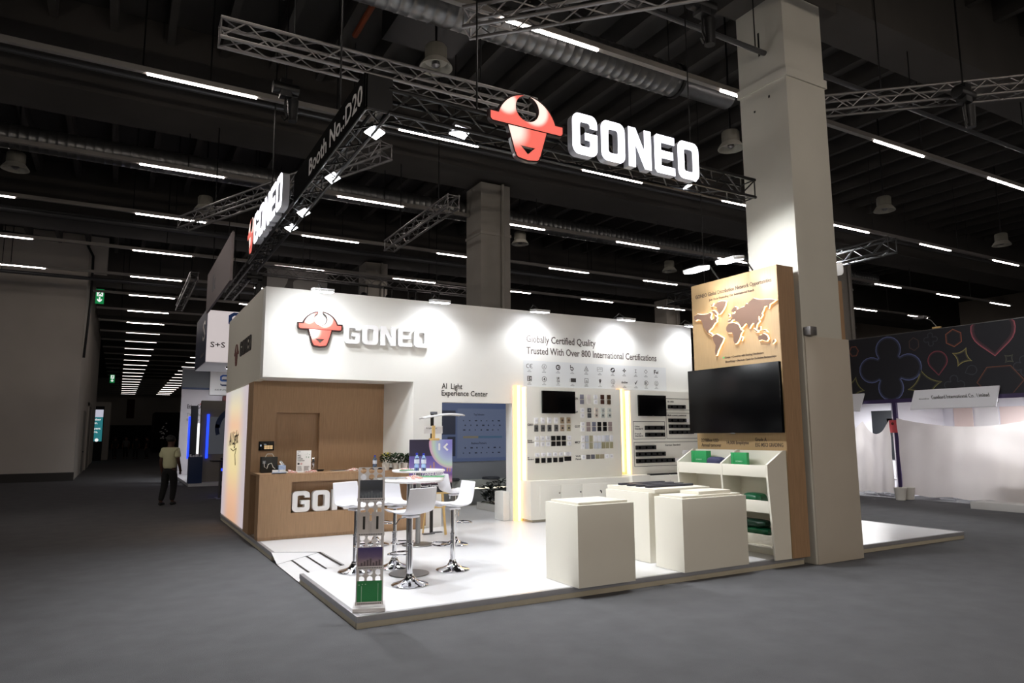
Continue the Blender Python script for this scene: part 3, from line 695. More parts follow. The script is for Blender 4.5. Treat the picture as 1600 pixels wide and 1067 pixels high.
part('image', MB().box(5.2, 9.4, 14.93, 14.95, 1.12, 2.6), mat('screen_blue', '10131c', .6, emit='566488', es=.5), ps)
part('white_page', MB().box(6.95, 8.25, 14.925, 14.93, 1.2, 2.36), mat('screen_page', '10131c', .6, emit='68738f', es=.52), ps)
M_scrd = mat('screen_dark', '0c0e16', .6, emit='262a3c', es=.5)
part('photo_tile', MB().box(6.5, 6.9, 14.92, 14.93, 1.75, 2.31), M_scrd, ps); part('photo_tile', MB().box(6.7, 6.9, 14.92, 14.93, 1.25, 1.7), M_scrd, ps)
text('lettering', 'Top Selection', .28, .045, FR(7.38, 14.925, 2.2), M_scrd, ps); text('lettering', 'Business Partners', .4, .05, FR(7.32, 14.925, 1.52), M_scrd, ps)
part('gold_bar', MB().box(7.1, 7.5, 14.92, 14.925, 1.66, 1.71), mat('screen_gold', '111', .6, emit='6f6a62', es=.55) if 0 else mat('screen_gold', '151515', .6, emit='77705f', es=.6), ps)
part('teal_bar', MB().box(7.5, 8.15, 14.92, 14.925, 1.66, 1.71), mat('screen_teal', '151515', .6, emit='46617c', es=.6), ps)
g = MB()
for j, z in enumerate((2.06, 1.95, 1.84, 1.42, 1.3)):
    for i in range(7):
        x = 7.1 + i * .155 + (.04 if j % 2 else 0); w = (.02, .03, .06, .035)[(i * 3 + j) % 4]
        if x < 8.15: g.box(x, x + w, 14.92, 14.925, z, z + .03)
part('product_thumbnails', g, M_scrd, ps, kind='stuff')
for x in (6.7, 7.75): solo('round_stool_top', MB().lathe([(.001, 0), (.2, 0), (.22, .02), (.2, .05), (.001, .05)], (x, 14.75, .7), 24), mat('dark_cushion', '33363c', .7), 'dark round seat pad on the room bench, ' + ('left of the two' if x < 7 else 'right of the two'), 'cushion', group='seat pads on the bench')
bx = thing('white_plinth', 'small white box inside the doorway beside its right jamb', 'plinth', (6.56, 12.0, PZ))
part('body', MB().box(6.49, 6.632, 11.85, 12.2, PZ, .64), M_white, bx, bev=.003); part('top_tray', MB().box(6.495, 6.63, 11.87, 12.18, .64, .655), M_white, bx)
pl = thing('planter_trough', 'low white trough of dark leafy plants inside the dim room', 'planter', (7.28, 13.4, PZ))
part('trough', MB().box(7.05, 7.1, 12.8, 14.1, PZ, .26).box(7.45, 7.5, 12.8, 14.1, PZ, .26).box(7.1, 7.45, 12.8, 12.85, PZ, .26).box(7.1, 7.45, 14.05, 14.1, PZ, .26), M_white, pl)
part('soil', MB().box(7.1, 7.45, 12.85, 14.05, PZ, .23), M_soil, pl)

def leaf_bush(c, r, h, n, size, m, name, parent, spiky=False):
    g = MB(); c = Vector(c)
    for i in range(n):
        a = random.uniform(0, 2 * PI); e = random.uniform(.1, 1)
        p = c + Vector((math.cos(a) * r * math.sqrt(1 - (e - .5) ** 2) * random.uniform(.4, 1), math.sin(a) * r * random.uniform(.4, 1), h * e))
        d = Vector((math.cos(a), math.sin(a), random.uniform(-.2, .9))).normalized(); s = d.cross(Vector((0, 0, 1))).normalized()
        L = size * random.uniform(.7, 1.3); W = L * (.12 if spiky else .32)
        up = s.cross(d) * L * .12
        g.add([p, p + d * L * .5 + s * W + up, p + d * L, p + d * L * .5 - s * W + up], [(0, 1, 2, 3)])
    return part(name, g, m, parent, kind='stuff')
for x, y, h, lab in ((7.25, 13.85, .36, 'dark bushy plant at the left of the room trough'), (7.25, 13.45, .5, 'taller dark plant in the middle of the room trough'), (7.25, 13.05, .5, 'dark plant at the right of the room trough, behind the white box')):
    t = thing('potted_plant', lab, 'plant', (x, y, .25), group='plants in the trough')
    part('stem', MB().tube([(x, y, .25), (x + .02, y, .25 + h * .5), (x - .01, y, .25 + h)], .01, 5), M_leafd, t)
    leaf_bush((x, y, .25), .16, h, 70, .13, M_leafd, 'foliage', t)

# ------------------------------------------------------------------ product display walls
def switch(parent, x0, z0, w, h, col, y=11.53, dot=None):
    m = mat('plate_' + col, col, .35)
    o = part('switch_plate', MB().box(x0, x0 + w, y, 11.55, z0, z0 + h), m, parent, bev=.003)
    if dot:
        part('socket_face', MB().tube([(x0 + w / 2, y + .002, z0 + h / 2), (x0 + w / 2, y - .003, z0 + h / 2)], w * .26, 10), mat('plate_' + dot, dot, .4), o)
YPN = 11.55
def zoomx(px, py):      # photo measurements of the display board, as board positions (metres)
    return px, py
p1 = thing('sample_board', 'cream display panel of sample switches and sockets with warm edge light', 'display', (6.85, YPN, .86))
part('board', MB().box(6.85, 9.14, YPN, 11.72, .865, 2.668), M_board, p1, bev=.004)
part('edge_light', MB().box(6.83, 6.85, 11.6, 11.7, .87, 2.66), M_warmcore, p1)
# columns of sample plates: (x, z, w, h, colour)
LX = lambda px: 7.147 + (px - 343) / 365 * .772      # crop column -> metre along the board
LZ = lambda py, px: 2.592 - (py - 143 - (px - 343) * .012) / 255 * .447
def rowp(xs, y0, y1, w, cols, dot=None):
    for px, c in zip(xs, cols):
        if c is None: continue
        x = LX(px); z1 = LZ(y0, px); z0 = LZ(y1, px)
        switch(p1, x, z0, w, z1 - z0, c, dot=dot if c != 'f6f6f8' else 'dcdce0')
rowp((280, 352, 424, 498, 566, 638), 443, 510, .085, ['f6f6f8'] * 4 + ['a8957a'] * 2, '5a4a3a')
rowp((280, 352, 424, 498, 566, 638), 526, 597, .085, ['5c5c5c', '5c5c5c', '5c5c5c', '626262', 'b09c86', 'aaa083'], '2c2c2c')
rowp((287, 346, 405, 463, 521, 580, 640), 648, 698, .09, ['f6f6f8'] * 3 + ['0e0e10'] * 3 + ['f6f6f8'])
rowp((287, 346, 405, 463, 521, 580, 640), 710, 761, .09, ['f6f6f8'] * 3 + ['0e0e10'] * 3 + ['f6f6f8'])
rowp((287, 353, 419, 482, 546), 830, 872, .09, ['f6f6f8'] * 5, 'c8c8cc'); rowp((606,), 830, 872, .155, ['f6f6f8'], 'c8c8cc')
rowp((287, 353, 418, 482, 546), 888, 940, .09, ['0e0e10'] * 5); rowp((606,), 882, 930, .155, ['0e0e10'])
rowp((796, 878, 958, 1040, 1119), 180, 232, .085, ['8b8b98', 'e4dcd8', 'f6f6f8', '4a2c22', '4a3620'])
rowp((796, 878, 958, 1040, 1119), 240, 290, .085, ['8b8b98', 'e4dfd8', 'f6f6f8', '4a2c22', '4a3620'])
rowp((799, 880, 962, 1040, 1121), 336, 386, .085, ['f6f6f8', '43454c', 'd9cdc0', 'c0c6c0', 'c0c6c0'], '9a9a96')
rowp((799, 880, 962, 1040, 1121), 396, 448, .085, ['f6f6f8', '43454c', 'd9cdc0', 'c0c6c0', 'c0c6c0'], '5a5a58')
rowp((801, 866, 932, 996, 1062, 1126), 496, 546, .085, ['f6f6f8', '9c8c8a', '757888', '0a0a0a', '0a0a0a', '9c8c8a'])
rowp((801, 866, 932, 996, 1062, 1126), 554, 604, .085, ['f6f6f8', '9c8c8a', '757888', '0a0a0a', '0a0a0a', '9c8c8a'])
rowp((802, 848, 897, 948, 994, 1042, 1089, 1138), 652, 724, .075, ['f6f6f8', 'c3c7d0', 'a8a284', 'ecedf2', 'ecedf2', 'ecedf2', 'c8ccd6', 'ecedf2'])
rowp((802, 848, 897, 948, 994, 1042, 1089, 1138), 734, 804, .075, ['f6f6f8', 'c3c7d0', 'a8a284', 'cbd0d8', 'cbd0d8', 'a09a7a', 'a09a7a', 'a09a7a'])
rowp((802, 857, 912, 967, 1020, 1077, 1132), 870, 920, .085, ['f6f6f8', '6a6868', '6a6a74', '9a9474', 'a89c84', 'f6f6f8', 'f6f6f8'])
for s, px, py, w, h in (('G001', 210, 532, .12, .045), ('British', 210, 700, .1, .028), ('Standard', 210, 718, .14, .028), ('EU', 210, 884, .03, .022), ('Standard', 210, 904, .13, .024), ('S70', 730, 238, .085, .04), ('S6F', 730, 392, .085, .04), ('G33T', 730, 558, .13, .045), ('M42T', 730, 738, .13, .045), ('Wi-Fi', 735, 892, .115, .035), ('Panel', 735, 924, .13, .035)):
    text('series_name', s, w, h, FR(LX(px), YPN, LZ(py, px)), M_ink, p1)
p2 = thing('sample_board', 'cream display panel of black power strips beside the oak panel', 'display', (9.4, YPN, .87))
part('board', MB().box(9.4, 11.35, YPN, 11.72, .875, 2.655), M_board, p2, bev=.004)
part('edge_light', MB().box(9.38, 9.4, 11.6, 11.7, .88, 2.65), M_warmcore, p2)
# the outlined fields and power strips, measured from the second television (x 9.552..10.31)
PX = lambda px: 9.552 + (px - 125) / 285 * .765
PZf = lambda py: 2.555 - (py - 180) / 220 * .443
def frame_box(px0, py0, px1, py1):
    x0, x1, z1, z0 = PX(px0), PX(px1), PZf(py0), PZf(py1); w = .009
    part('field_outline', MB().box(x0, x1, 11.547, 11.55, z0, z0 + w).box(x0, x1, 11.547, 11.55, z1 - w, z1).box(x0, x0 + w, 11.547, 11.55, z0, z1).box(x1 - w, x1, 11.547, 11.55, z0, z1), M_ink, p2)
frame_box(90, 455, 418, 643); frame_box(428, 205, 790, 332); frame_box(432, 362, 790, 640); frame_box(92, 672, 790, 925)
def pstrip(px0, py0, px1, py1):
    x0, x1, z1, z0 = PX(px0), PX(px1), PZf(py0), PZf(py1)
    o = part('power_strip', MB().box(x0, x1, 11.51, 11.55, z0, z1), M_black, p2, bev=.008)
    n = max(2, int((x1 - x0) / .14)); g = MB()
    for i in range(n):
        cx = x0 + (i + .5) * (x1 - x0) / n; g.tube([(cx, 11.511, (z0 + z1) / 2), (cx, 11.508, (z0 + z1) / 2)], .028, 10)
    part('outlet', g, M_blackgloss, o, kind='stuff')
for q in ((205, 500, 405, 545), (207, 573, 406, 617), (454, 275, 640, 317), (454, 423, 642, 463), (456, 487, 720, 527), (457, 550, 720, 592), (105, 707, 308, 750), (106, 775, 406, 820), (107, 845, 502, 890)): pstrip(*q)
for s, px, py, w, h in (('Other', 105, 516, .14, .034), ('Standard', 105, 540, .22, .034), ('French', 105, 592, .17, .034), ('Standard', 105, 614, .22, .034), ('GB 1002', 450, 248, .19, .034), ('Multi-country universal', 447, 397, .55, .038), ('German Standard', 413, 715, .43, .038)):
    text('field_name', s, w, h, FR(PX(px), YPN, PZf(py)), M_ink, p2)
part('white_socket', MB().box(PX(505), PX(610), 11.52, 11.55, PZf(886), PZf(850)), M_letterw, p2, bev=.004)
part('white_socket', MB().box(PX(595), PX(720), 11.52, 11.55, PZf(812), PZf(765)), M_letterw, p2, bev=.004)
part('white_socket', MB().box(PX(648), PX(668), 11.52, 11.55, PZf(465), PZf(425)), M_letterw, p2, bev=.004)
def tv(name, label, x0, x1, z0, z1, y):
    t = thing(name, label, 'television', ((x0 + x1) / 2, y, z0), group='televisions on the display panels')
    part('screen', MB().box(x0, x1, y, y + .045, z0, z1), M_blackgloss, t, bev=.004)
    part('wall_bracket', MB().box(x0 + .25, x1 - .25, y + .045, YPN, z0 + .1, z1 - .1), M_black, t)
    part('badge', MB().box((x0 + x1) / 2 - .02, (x0 + x1) / 2 + .02, y - .004, y, z0 + .002, z0 + .014), M_silver, t)
tv('wall_television', 'black television above the sample switches on the left display panel', 7.155, 7.925, 2.147, 2.588, 11.45)
tv('wall_television', 'black television above the power strips on the right display panel', 9.552, 10.31, 2.112, 2.556, 11.45)
def lstrip(x, z0, label):
    t = thing('light_strip', label, 'light', (x, 11.66, z0), group='warm light strips beside the panels')
    part('channel', MB().box(x, x + .17, 11.71, 11.748, z0, 2.69), M_warm, t)
    part('tube', MB().box(x + .075, x + .115, 11.68, 11.71, z0, 2.69), M_warmcore, t)
lstrip(6.66, PZ, 'tall warm light strip beside the doorway reaching the platform')
lstrip(9.18, .95, 'warm light strip between the two display panels')

cb = thing('base_cabinet', 'long low cream cabinet with locked doors under the display panels', 'cabinet', (6.78, 11.3, PZ))
part('body', MB().box(6.78, 9.13, 11.31, 11.72, PZ + .05, .87).box(9.13, 9.6, 11.22, 11.72, PZ + .05, .9).box(9.6, 11.3, 11.31, 11.72, PZ + .05, .87), M_board, cb, bev=.004)
part('kick_board', MB().box(6.84, 11.3, 11.36, 11.7, PZ, PZ + .05), mat('kick_cream', 'b5afa0', .6), cb)
for x0, x1 in ((6.98, 7.44), (7.45, 7.93), (7.94, 8.82), (9.64, 10.2), (10.21, 10.75), (10.76, 11.28)):
    d = part('cabinet_door', MB().box(x0, x1, 11.298, 11.31, PZ + .1, .775), M_board, cb, bev=.003)
    if x0 < 9: part('lock', MB().tube([((x0 + x1) / 2 if x1 > 8 else x1 - .03, 11.3, .63), ((x0 + x1) / 2 if x1 > 8 else x1 - .03, 11.285, .63)], .016, 10), M_chrome, d)
    if x0 < 9 and x1 > 8: part('key', MB().box((x0 + x1) / 2 + .004, (x0 + x1) / 2 + .016, 11.27, 11.285, .585, .63), M_black, d)
for i, (x0, x1, lab) in enumerate(((9.75, 10.3, 'black power strip lying on the cabinet at the foot of the right panel'), (10.35, 10.7, 'shorter black power strip lying at the right end of the cabinet'))):
    solo('loose_power_strip', MB().box(x0, x1, 11.42, 11.5, .87, .905), M_black, lab, 'power strip', bev=.008)

# ------------------------------------------------------------------ oak world map panel, shelf and big screen
XP = 7.78
mp = thing('map_panel', 'tall oak panel with backlit world map beside the pillar', 'panel', (XP, 7.1, PZ))
part('board', MB().box(XP, 7.98, 6.33, 7.97, PZ, 4.05), M_woodl, mp, bev=.004)
part('end_board', MB().box(XP + .004, 8.12, 6.325, 6.335, PZ, 4.052), M_wood, mp)
part('backing', MB().box(7.98, 8.12, 6.335, 7.95, PZ, 4.04), M_wood, mp)
def land(name, pts):
    F = SD(XP, 8.0, 2.8)
    cx = sum(p[0] for p in pts) / len(pts); cy = sum(p[1] for p in pts) / len(pts)
    o = part('continent' if name else 'island', plate([pts], .008, F, .036), M_map, mp)
    n = len(pts); A = sum(pts[i][0] * pts[(i + 1) % n][1] - pts[(i + 1) % n][0] * pts[i][1] for i in range(n)); sg = 1 if A > 0 else -1
    grow = []
    for i in range(n):
        a, b, c = Vector(pts[i - 1]), Vector(pts[i]), Vector(pts[(i + 1) % n])
        n1 = Vector(((b - a).y, -(b - a).x)).normalized(); n2 = Vector(((c - b).y, -(c - b).x)).normalized(); nn = (n1 + n2)
        nn = nn.normalized() if nn.length > .2 else n1
        q = b + nn * .006 * sg; grow.append((q.x, q.y))
    part('backlight', plate([grow], .02, F, .014), M_maplit, o)
MAP = dict(
na=[(.114,.762),(.188,.781),(.279,.759),(.389,.749),(.45,.762),(.478,.743),(.445,.689),(.473,.648),(.532,.661),(.544,.703),(.591,.667),(.569,.634),(.578,.61),(.528,.588),(.475,.53),(.434,.506),(.404,.495),(.408,.458),(.441,.453),(.459,.429),(.492,.414),(.458,.407),(.392,.452),(.364,.486),(.326,.528),(.294,.569),(.282,.631),(.254,.673),(.183,.698),(.141,.682),(.111,.709)],
_arc=[(.456,.868),(.521,.894),(.499,.855)],
_baf=[(.481,.794),(.539,.778),(.588,.726),(.577,.695),(.527,.736)],
gr=[(.545,.865),(.614,.898),(.711,.903),(.776,.885),(.752,.816),(.711,.765),(.651,.716),(.632,.712),(.606,.767),(.59,.821),(.543,.843)],
sa=[(.499,.408),(.556,.421),(.621,.386),(.694,.341),(.673,.293),(.632,.248),(.6,.201),(.569,.161),(.546,.105),(.527,.1),(.517,.166),(.536,.251),(.492,.329),(.481,.375)],
af=[(.771,.51),(.82,.547),(.911,.541),(.982,.509),(1.014,.455),(1.029,.418),(1.064,.407),(1.017,.357),(.995,.297),(.946,.239),(.909,.23),(.885,.282),(.89,.352),(.865,.398),(.792,.407),(.757,.448),(.756,.484)],
_mad=[(1.041,.319),(1.054,.303),(1.034,.264),(1.02,.279)],
eu=[(.792,.558),(.804,.592),(.851,.599),(.889,.622),(.854,.656),(.883,.673),(.938,.672),(.957,.697),(.931,.708),(.911,.69),(.885,.701),(.873,.722),(.903,.755),(.944,.773),(.983,.761),(.968,.724),(1.005,.729),(1.05,.741),(1.122,.748),(1.151,.785),(1.18,.776),(1.222,.808),(1.293,.84),(1.368,.808),(1.451,.793),(1.566,.779),(1.669,.751),(1.619,.729),(1.561,.709),(1.537,.652),(1.519,.696),(1.469,.691),(1.445,.647),(1.419,.61),(1.385,.561),(1.356,.572),(1.353,.532),(1.367,.495),(1.325,.467),(1.31,.442),(1.304,.409),(1.287,.438),(1.278,.481),(1.244,.486),(1.211,.456),(1.185,.422),(1.16,.477),(1.132,.502),(1.105,.489),(1.045,.444),(1.017,.497),(.992,.536),(.948,.549),(.923,.588),(.878,.588),(.839,.558)],
_uk=[(.813,.684),(.841,.658),(.815,.645)],
_jp=[(1.372,.546),(1.399,.57),(1.414,.597),(1.425,.579),(1.387,.536)],
_ind=[(1.261,.412),(1.305,.378),(1.341,.349),(1.312,.349),(1.268,.383)],
_bor=[(1.341,.41),(1.379,.421),(1.376,.374),(1.347,.373)],
_pap=[(1.409,.375),(1.463,.363),(1.499,.328),(1.453,.34)],
au=[(1.332,.275),(1.359,.299),(1.401,.301),(1.427,.317),(1.459,.3),(1.49,.276),(1.504,.234),(1.477,.204),(1.437,.215),(1.396,.234),(1.346,.226)],
_nz=[(1.582,.198),(1.607,.21),(1.615,.188),(1.571,.156)])
for k, v in MAP.items(): land(k[0] != '_', v)
text('lettering', 'GONEO Global Distribution Network Opportunities', 1.46, .06, SD(XP, 7.88, 3.83) , M_inkb, mp)
text('lettering', 'Join Us in Expanding Our International Reach', .87, .035, SD(XP, 7.6, 3.752), M_inkb, mp)
text('lettering', 'Green = Countries with Existing Distributors', .71, .032, SD(XP, 7.33, 2.84), M_inkb, mp)
text('lettering', 'Silver/Gray = Markets Open for Exclusive Partnerships', .92, .032, SD(XP, 7.33, 2.775), M_inkb, mp)
part('green_dot', plate([circ(0, 0, .014, 12)], .003, SD(XP, 7.36, 2.857)), mat('dot_green', '58d078', .5), mp)
for s, y, z, w, h in (('2.2 Billion USD', 7.885, 1.615, .35, .05), ('Annual turnover', 7.885, 1.545, .4, .05), ('14,000 Employee', 7.375, 1.585, .41, .05), ('Grade A', 6.85, 1.63, .2, .05), ('ESG MSCI GRADING', 6.85, 1.555, .47, .055)):
    text('lettering', s, w, h, SD(XP, y, z), M_inkb, mp)
t = thing('wood_panel', 'narrow strip of brown wood panel showing behind the pillar', 'panel', (9.3, 6.6, PZ))
part('board', MB().box(9.3, 9.58, 6.62, 8.0, PZ, 4.05), M_wood, t); part('end_board', MB().box(9.296, 9.584, 6.6, 6.62, PZ, 4.055), M_wood, t)

bt_ = thing('big_television', 'large black television in front of the oak panel below the map', 'television', (7.6, 7.1, 1.74))
part('screen', MB().box(7.585, 7.635, 6.22, 7.92, 1.745, 2.69), M_blackgloss, bt_, bev=.006)
part('wall_bracket', MB().box(7.635, XP, 6.7, 7.4, 1.95, 2.5), M_black, bt_)
part('badge', MB().box(7.58, 7.586, 7.03, 7.11, 1.733, 1.75), M_silver, bt_)

# slanted white shelf unit
sh = thing('shelf_unit', 'cream slanted shelf unit with bins of green goods under the big television', 'shelf', (7.6, 7.1, PZ))
XF, XB, Y0, Y1 = 7.42, 7.775, 6.34, 8.03
def side_panel(y0, y1, low=False):
    pr = [(XF + .05, PZ), (XB, PZ), (XB, 1.51), (7.62 + .1, 1.51), (XF - .02, 1.33), (XF - .02, 1.17)]
    v = [(x, y0, z) for x, z in pr] + [(x, y1, z) for x, z in pr]; n = len(pr)
    return MB().add(v, [tuple(range(n)), tuple(reversed(range(n, 2 * n)))] + [(i, i + n, (i + 1) % n + n, (i + 1) % n) for i in range(n)])
part('side_panel', side_panel(Y0, Y0 + .03), M_cream, sh); part('side_panel', side_panel(Y1 - .03, Y1), M_cream, sh); part('divider', side_panel(7.13, 7.16), M_cream, sh)
part('back_panel', MB().box(XB - .012, XB, Y0 + .03, Y1 - .03, PZ, 1.505), M_cream, sh)
for z in (1.165, .72, .27): part('shelf_board', MB().box(XF + .01, XB - .012, Y0 + .03, Y1 - .03, z, z + .02), M_cream, sh)
for x, z0, z1 in ((XF - .015, 1.165, 1.32), (XF + .005, .705, .86), (XF + .03, .262, .42)): part('front_lip', MB().box(x, x + .018, Y0 + .03, Y1 - .03, z0, z1), M_cream, sh, bev=.002)
def gbox(name, label, y0, y1, z0, h, x=7.56, w=.05, m=None, cat='book'):
    t = thing(name, label, cat, (x, (y0 + y1) / 2, z0))
    part('cover', MB().box(x, x + w, y0, y1, z0, z0 + h), m or M_green, t, bev=.004)
    part('spine', MB().box(x - .006, x + .02, y1 - .05, y1 + .002, z0, z0 + h), m or M_green, t, bev=.002)
    text('lettering', 'GONEO', .12, .02, SD(x - .0005, (y0 + y1) / 2 + .06, z0 + h * .55), mat('pale_green_print', '9fd0b0', .5), t)
gbox('gift_box', 'bright green box standing in the left top bin of the shelf unit', 7.58, 7.88, 1.185, .3, cat='box', w=.1)
gbox('gift_box', 'green box standing in the right top bin of the shelf unit', 6.82, 7.1, 1.185, .29, cat='box')
def softbag(name, label, c, sx, sy, sz, m, cat='bag'):
    g = MB(); c = Vector(c)
    def fn(u, v):
        th = u * 2 * PI; ph = v * PI - PI / 2
        f = lambda q, e: math.copysign(abs(q) ** e, q)
        x = f(math.cos(th), .5) * f(math.cos(ph), .5); y = f(math.sin(th), .5) * f(math.cos(ph), .5); z = f(math.sin(ph), .6)
        w = 1 + .05 * math.sin(7 * u * 6 + 5 * v) * math.cos(ph)
        return (c.x + x * sx / 2 * w, c.y + y * sy / 2 * w, c.z + sz / 2 + z * sz / 2)
    g.grid(fn, 24, 12)
    t = thing(name, label, cat, tuple(c)); part('body', g, m, t)
    part('strap', MB().tube([(c.x - sx * .46, c.y - sy * .25, c.z + sz * .6), (c.x - sx * .3, c.y - sy * .2, c.z + sz * .96), (c.x - sx * .3, c.y + sy * .2, c.z + sz * .96), (c.x - sx * .46, c.y + sy * .25, c.z + sz * .6)], .008, 6), m, t)
softbag('cloth_pouch', 'navy cloth pouch lying beside the bright green box', (7.56, 7.38, 1.185), .2, .27, .22, M_navy)
softbag('soft_case', 'dark green soft case on the middle shelf', (7.6, 6.75, .74), .22, .3, .2, M_dgreen)
for i, (z, lab) in enumerate(((.29, 'folded glossy green bag at the bottom of the lower shelf pile'), (.39, 'folded glossy green bag at the middle of the lower shelf pile'), (.49, 'folded dark green bag on top of the lower shelf pile'))):
    softbag('folded_bag', lab, (7.6, 6.78 + .02 * i, z), .22, .6 - .03 * i, .1, M_dgreen if i < 2 else mat('very_dark_green', '08301f', .4))

# plinths
def plinth(label, x0, x1, y0, y1, top, slabs):
    t = thing('display_plinth', label, 'plinth', ((x0 + x1) / 2, (y0 + y1) / 2, PZ), group='cream display plinths')
    part('body', MB().box(x0, x1, y0, y1, PZ, top), M_cream, t, bev=.003)
    for (a0, a1, b0, b1, z0, z1) in slabs: part('top_slab', MB().box(a0, a1, b0, b1, z0, z1), M_cream, t, bev=.003)
    return t
plinth('square cream plinth with bare flat top standing alone at the front', 4.375, 5.15, 6.46 - .14, 6.97, .975, [(4.42, 5.1, 6.37, 6.92, .975, 1.0)])
plinth('cream plinth at the front edge nearest the slanted shelf unit', 5.92, 7.0, 6.36, 6.86, .965, [(5.97, 6.95, 6.41, 6.82, .965, .99), (6.3, 6.85, 6.47, 6.8, .99, 1.03)])
p3 = plinth('cream plinth carrying four dark track samples, behind the front right plinth', 5.99, 6.9, 7.05, 7.95, .985, [(6.04, 7.0, 6.98, 7.98, .985, 1.035)])
for i in range(4):
    y = 7.2 + i * .19
    solo('power_track', MB().box(6.12, 6.92, y, y + .07, 1.035, 1.065), mat('track_charcoal', '2b2c36', .4), 'charcoal power track lying across the rear plinth, ' + ('nearest the front', 'second from the front', 'third from the front', 'nearest the wall')[i], 'power track', bev=.006, group='power tracks on the rear plinth')

# ------------------------------------------------------------------ bar stools, tables
def stool_proto():
    t = thing('bar_stool', 'x', 'stool', (0, 0, PZ), 0.0001, 'white bar stools')
    # local space: stool faces +X, z from the platform
    part('base', MB().lathe([(.001, 0), (.2, 0), (.205, .008), (.19, .018), (.12, .035), (.07, .06), (.045, .1), (.04, .12), (.001, .12)], (0, 0, 0), 32), M_chrome, t)
    part('column', MB().lathe([(.03, .1), (.03, .42), (.034, .425), (.034, .44), (.023, .445), (.023, .72)], (0, 0, 0), 20), M_chrome, t)
    part('footrest', MB().tube([(.03, .03, .32), (.12, .13, .32)] + [(.15 + .11 * math.cos(a), .17 * math.sin(a), .32) for a in [1.2 - i * .3 for i in range(9)]] + [(.12, -.13, .32), (.03, -.03, .32)], .011, 8), M_chrome, t)
    part('seat_plate', MB().box(-.07, .07, -.07, .07, .725, .745), M_seat, t)
    part('lever', MB().tube([(0, .05, .73), (0, .16, .725), (.02, .2, .66)], .006, 6), M_chrome, t)
    prof = [(.2, .765), (.205, .785), (.16, .79), (.08, .772), (0, .762), (-.08, .765), (-.14, .785), (-.18, .83), (-.2, .89), (-.213, .96), (-.224, 1.02), (-.23, 1.06)]
    def pt(u, v, off):
        f = u * (len(prof) - 1); i = min(int(f), len(prof) - 2); k = f - i
        x = prof[i][0] * (1 - k) + prof[i + 1][0] * k; z = prof[i][1] * (1 - k) + prof[i + 1][1] * k
        dx = prof[i + 1][0] - prof[i][0]; dz = prof[i + 1][1] - prof[i][1]; l = math.hypot(dx, dz)
        nx, nz = dz / l, -dx / l
        if i == 0: nx, nz = .2, -.5
        w = (v - .5) * 2; hw = .215 * (1 - .08 * max(0, u - .55) / .45)
        curl = (abs(w) ** 3) * (.03 if u < .5 else .02)
        cx = curl if u > .6 else 0; cz = curl if u <= .6 else 0
        hw *= 1 - .25 * max(0, (.12 - u) / .12) ** 2
        return (x + cx - nx * off, w * hw, z + cz - nz * off * -1 * -1)
    g = MB(); NU, NV = 30, 12
    top = [[pt(i / NU, j / NV, 0) for i in range(NU + 1)] for j in range(NV + 1)]
    vs = [p for r_ in top for p in r_]; fs = []
    W = NU + 1
    for j in range(NV):
        for i in range(NU): fs.append((j * W + i, (j + 1) * W + i, (j + 1) * W + i + 1, j * W + i + 1))
    g.add(vs, fs, True)
    me = g.mesh('seat_shell')
    o = part('seat_shell', me, M_seat, t, auto=60)
    sd = o.modifiers.new('thick', 'SOLIDIFY'); sd.thickness = .014; sd.offset = 0
    bv = o.modifiers.new('round', 'SUBSURF'); bv.levels = 1; bv.render_levels = 1
    return t
sp = stool_proto()
CAMYAW = 0.514894
STOOLS = [((2.9, 7.45), PI * .61, 'white bar stool nearest the camera, its back turned to us'),
          ((3.66, 7.98), PI * 1.0, 'white bar stool at the right of the front table, seen from its side'),
          ((3.1, 8.5), -PI * .42, 'white bar stool behind the brochure rack facing the front edge, right one'),
          ((2.6, 8.5), -PI * .36, 'white bar stool facing the front edge just left of the brochure rack'),
          ((4.5, 9.75), .05, 'white bar stool farthest right at the rear table, back towards us'),
          ((3.47, 10.35), .0, 'white bar stool mostly hidden behind the brochure rack near the counter')]
for i, ((x, y), a, lab) in enumerate(STOOLS):
    if i == 0: sp.location = (x, y, PZ); sp.rotation_euler = (0, 0, a); sp['label'] = lab
    else: dup(sp, (x, y, PZ), a, lab)
def bartable(x, y, label):
    t = thing('bar_table', label, 'table', (x, y, PZ), group='round white bar tables')
    part('foot', MB().lathe([(.001, 0), (.235, 0), (.24, .006), (.235, .014), (.05, .022), (.001, .022)], (x, y, PZ), 36), mat('brushed_steel', '9b9a98', .35, 1), t)
    part('column', MB().lathe([(.038, .02), (.038, 1.08)], (x, y, PZ), 24), mat('brushed_steel', '9b9a98', .35, 1), t)
    part('tabletop', MB().lathe([(.001, 1.08), (.38, 1.08), (.4, 1.088), (.402, 1.1), (.395, 1.112), (.001, 1.112)], (x, y, PZ), 48), M_letterw, t)
bartable(3.11, 8.02, 'round white bar table at the front, behind the brochure rack')
bartable(4.02, 10.02, 'round white bar table at the rear with two water bottles')
ZB = PZ + 1.112
def bottle(x, y, z, s, label, group='water bottles'):
    t = thing('water_bottle', label, 'bottle', (x, y, z), group=group)
    part('body', MB().lathe([(.001, 0), (.03, 0), (.033, .01), (.033, .08), (.03, .085), (.033, .09), (.033, .15), (.026, .18), (.013, .2), (.013, .212), (.001, .212)], (x, y, z), 18), M_bottle, t)
    part('label_band', MB().lathe([(.0335, .092), (.0335, .145)], (x, y, z), 18), mat('bottle_label', 'dfe8f6', .5), t)
    part('cap', MB().lathe([(.0145, .2), (.0145, .225), (.001, .226)], (x, y, z), 14), M_blue, t)
    t.scale = (s, s, s)
bottle(3.87, 9.72, ZB, 1.15, 'blue capped water bottle on the rear table, left of the pair')
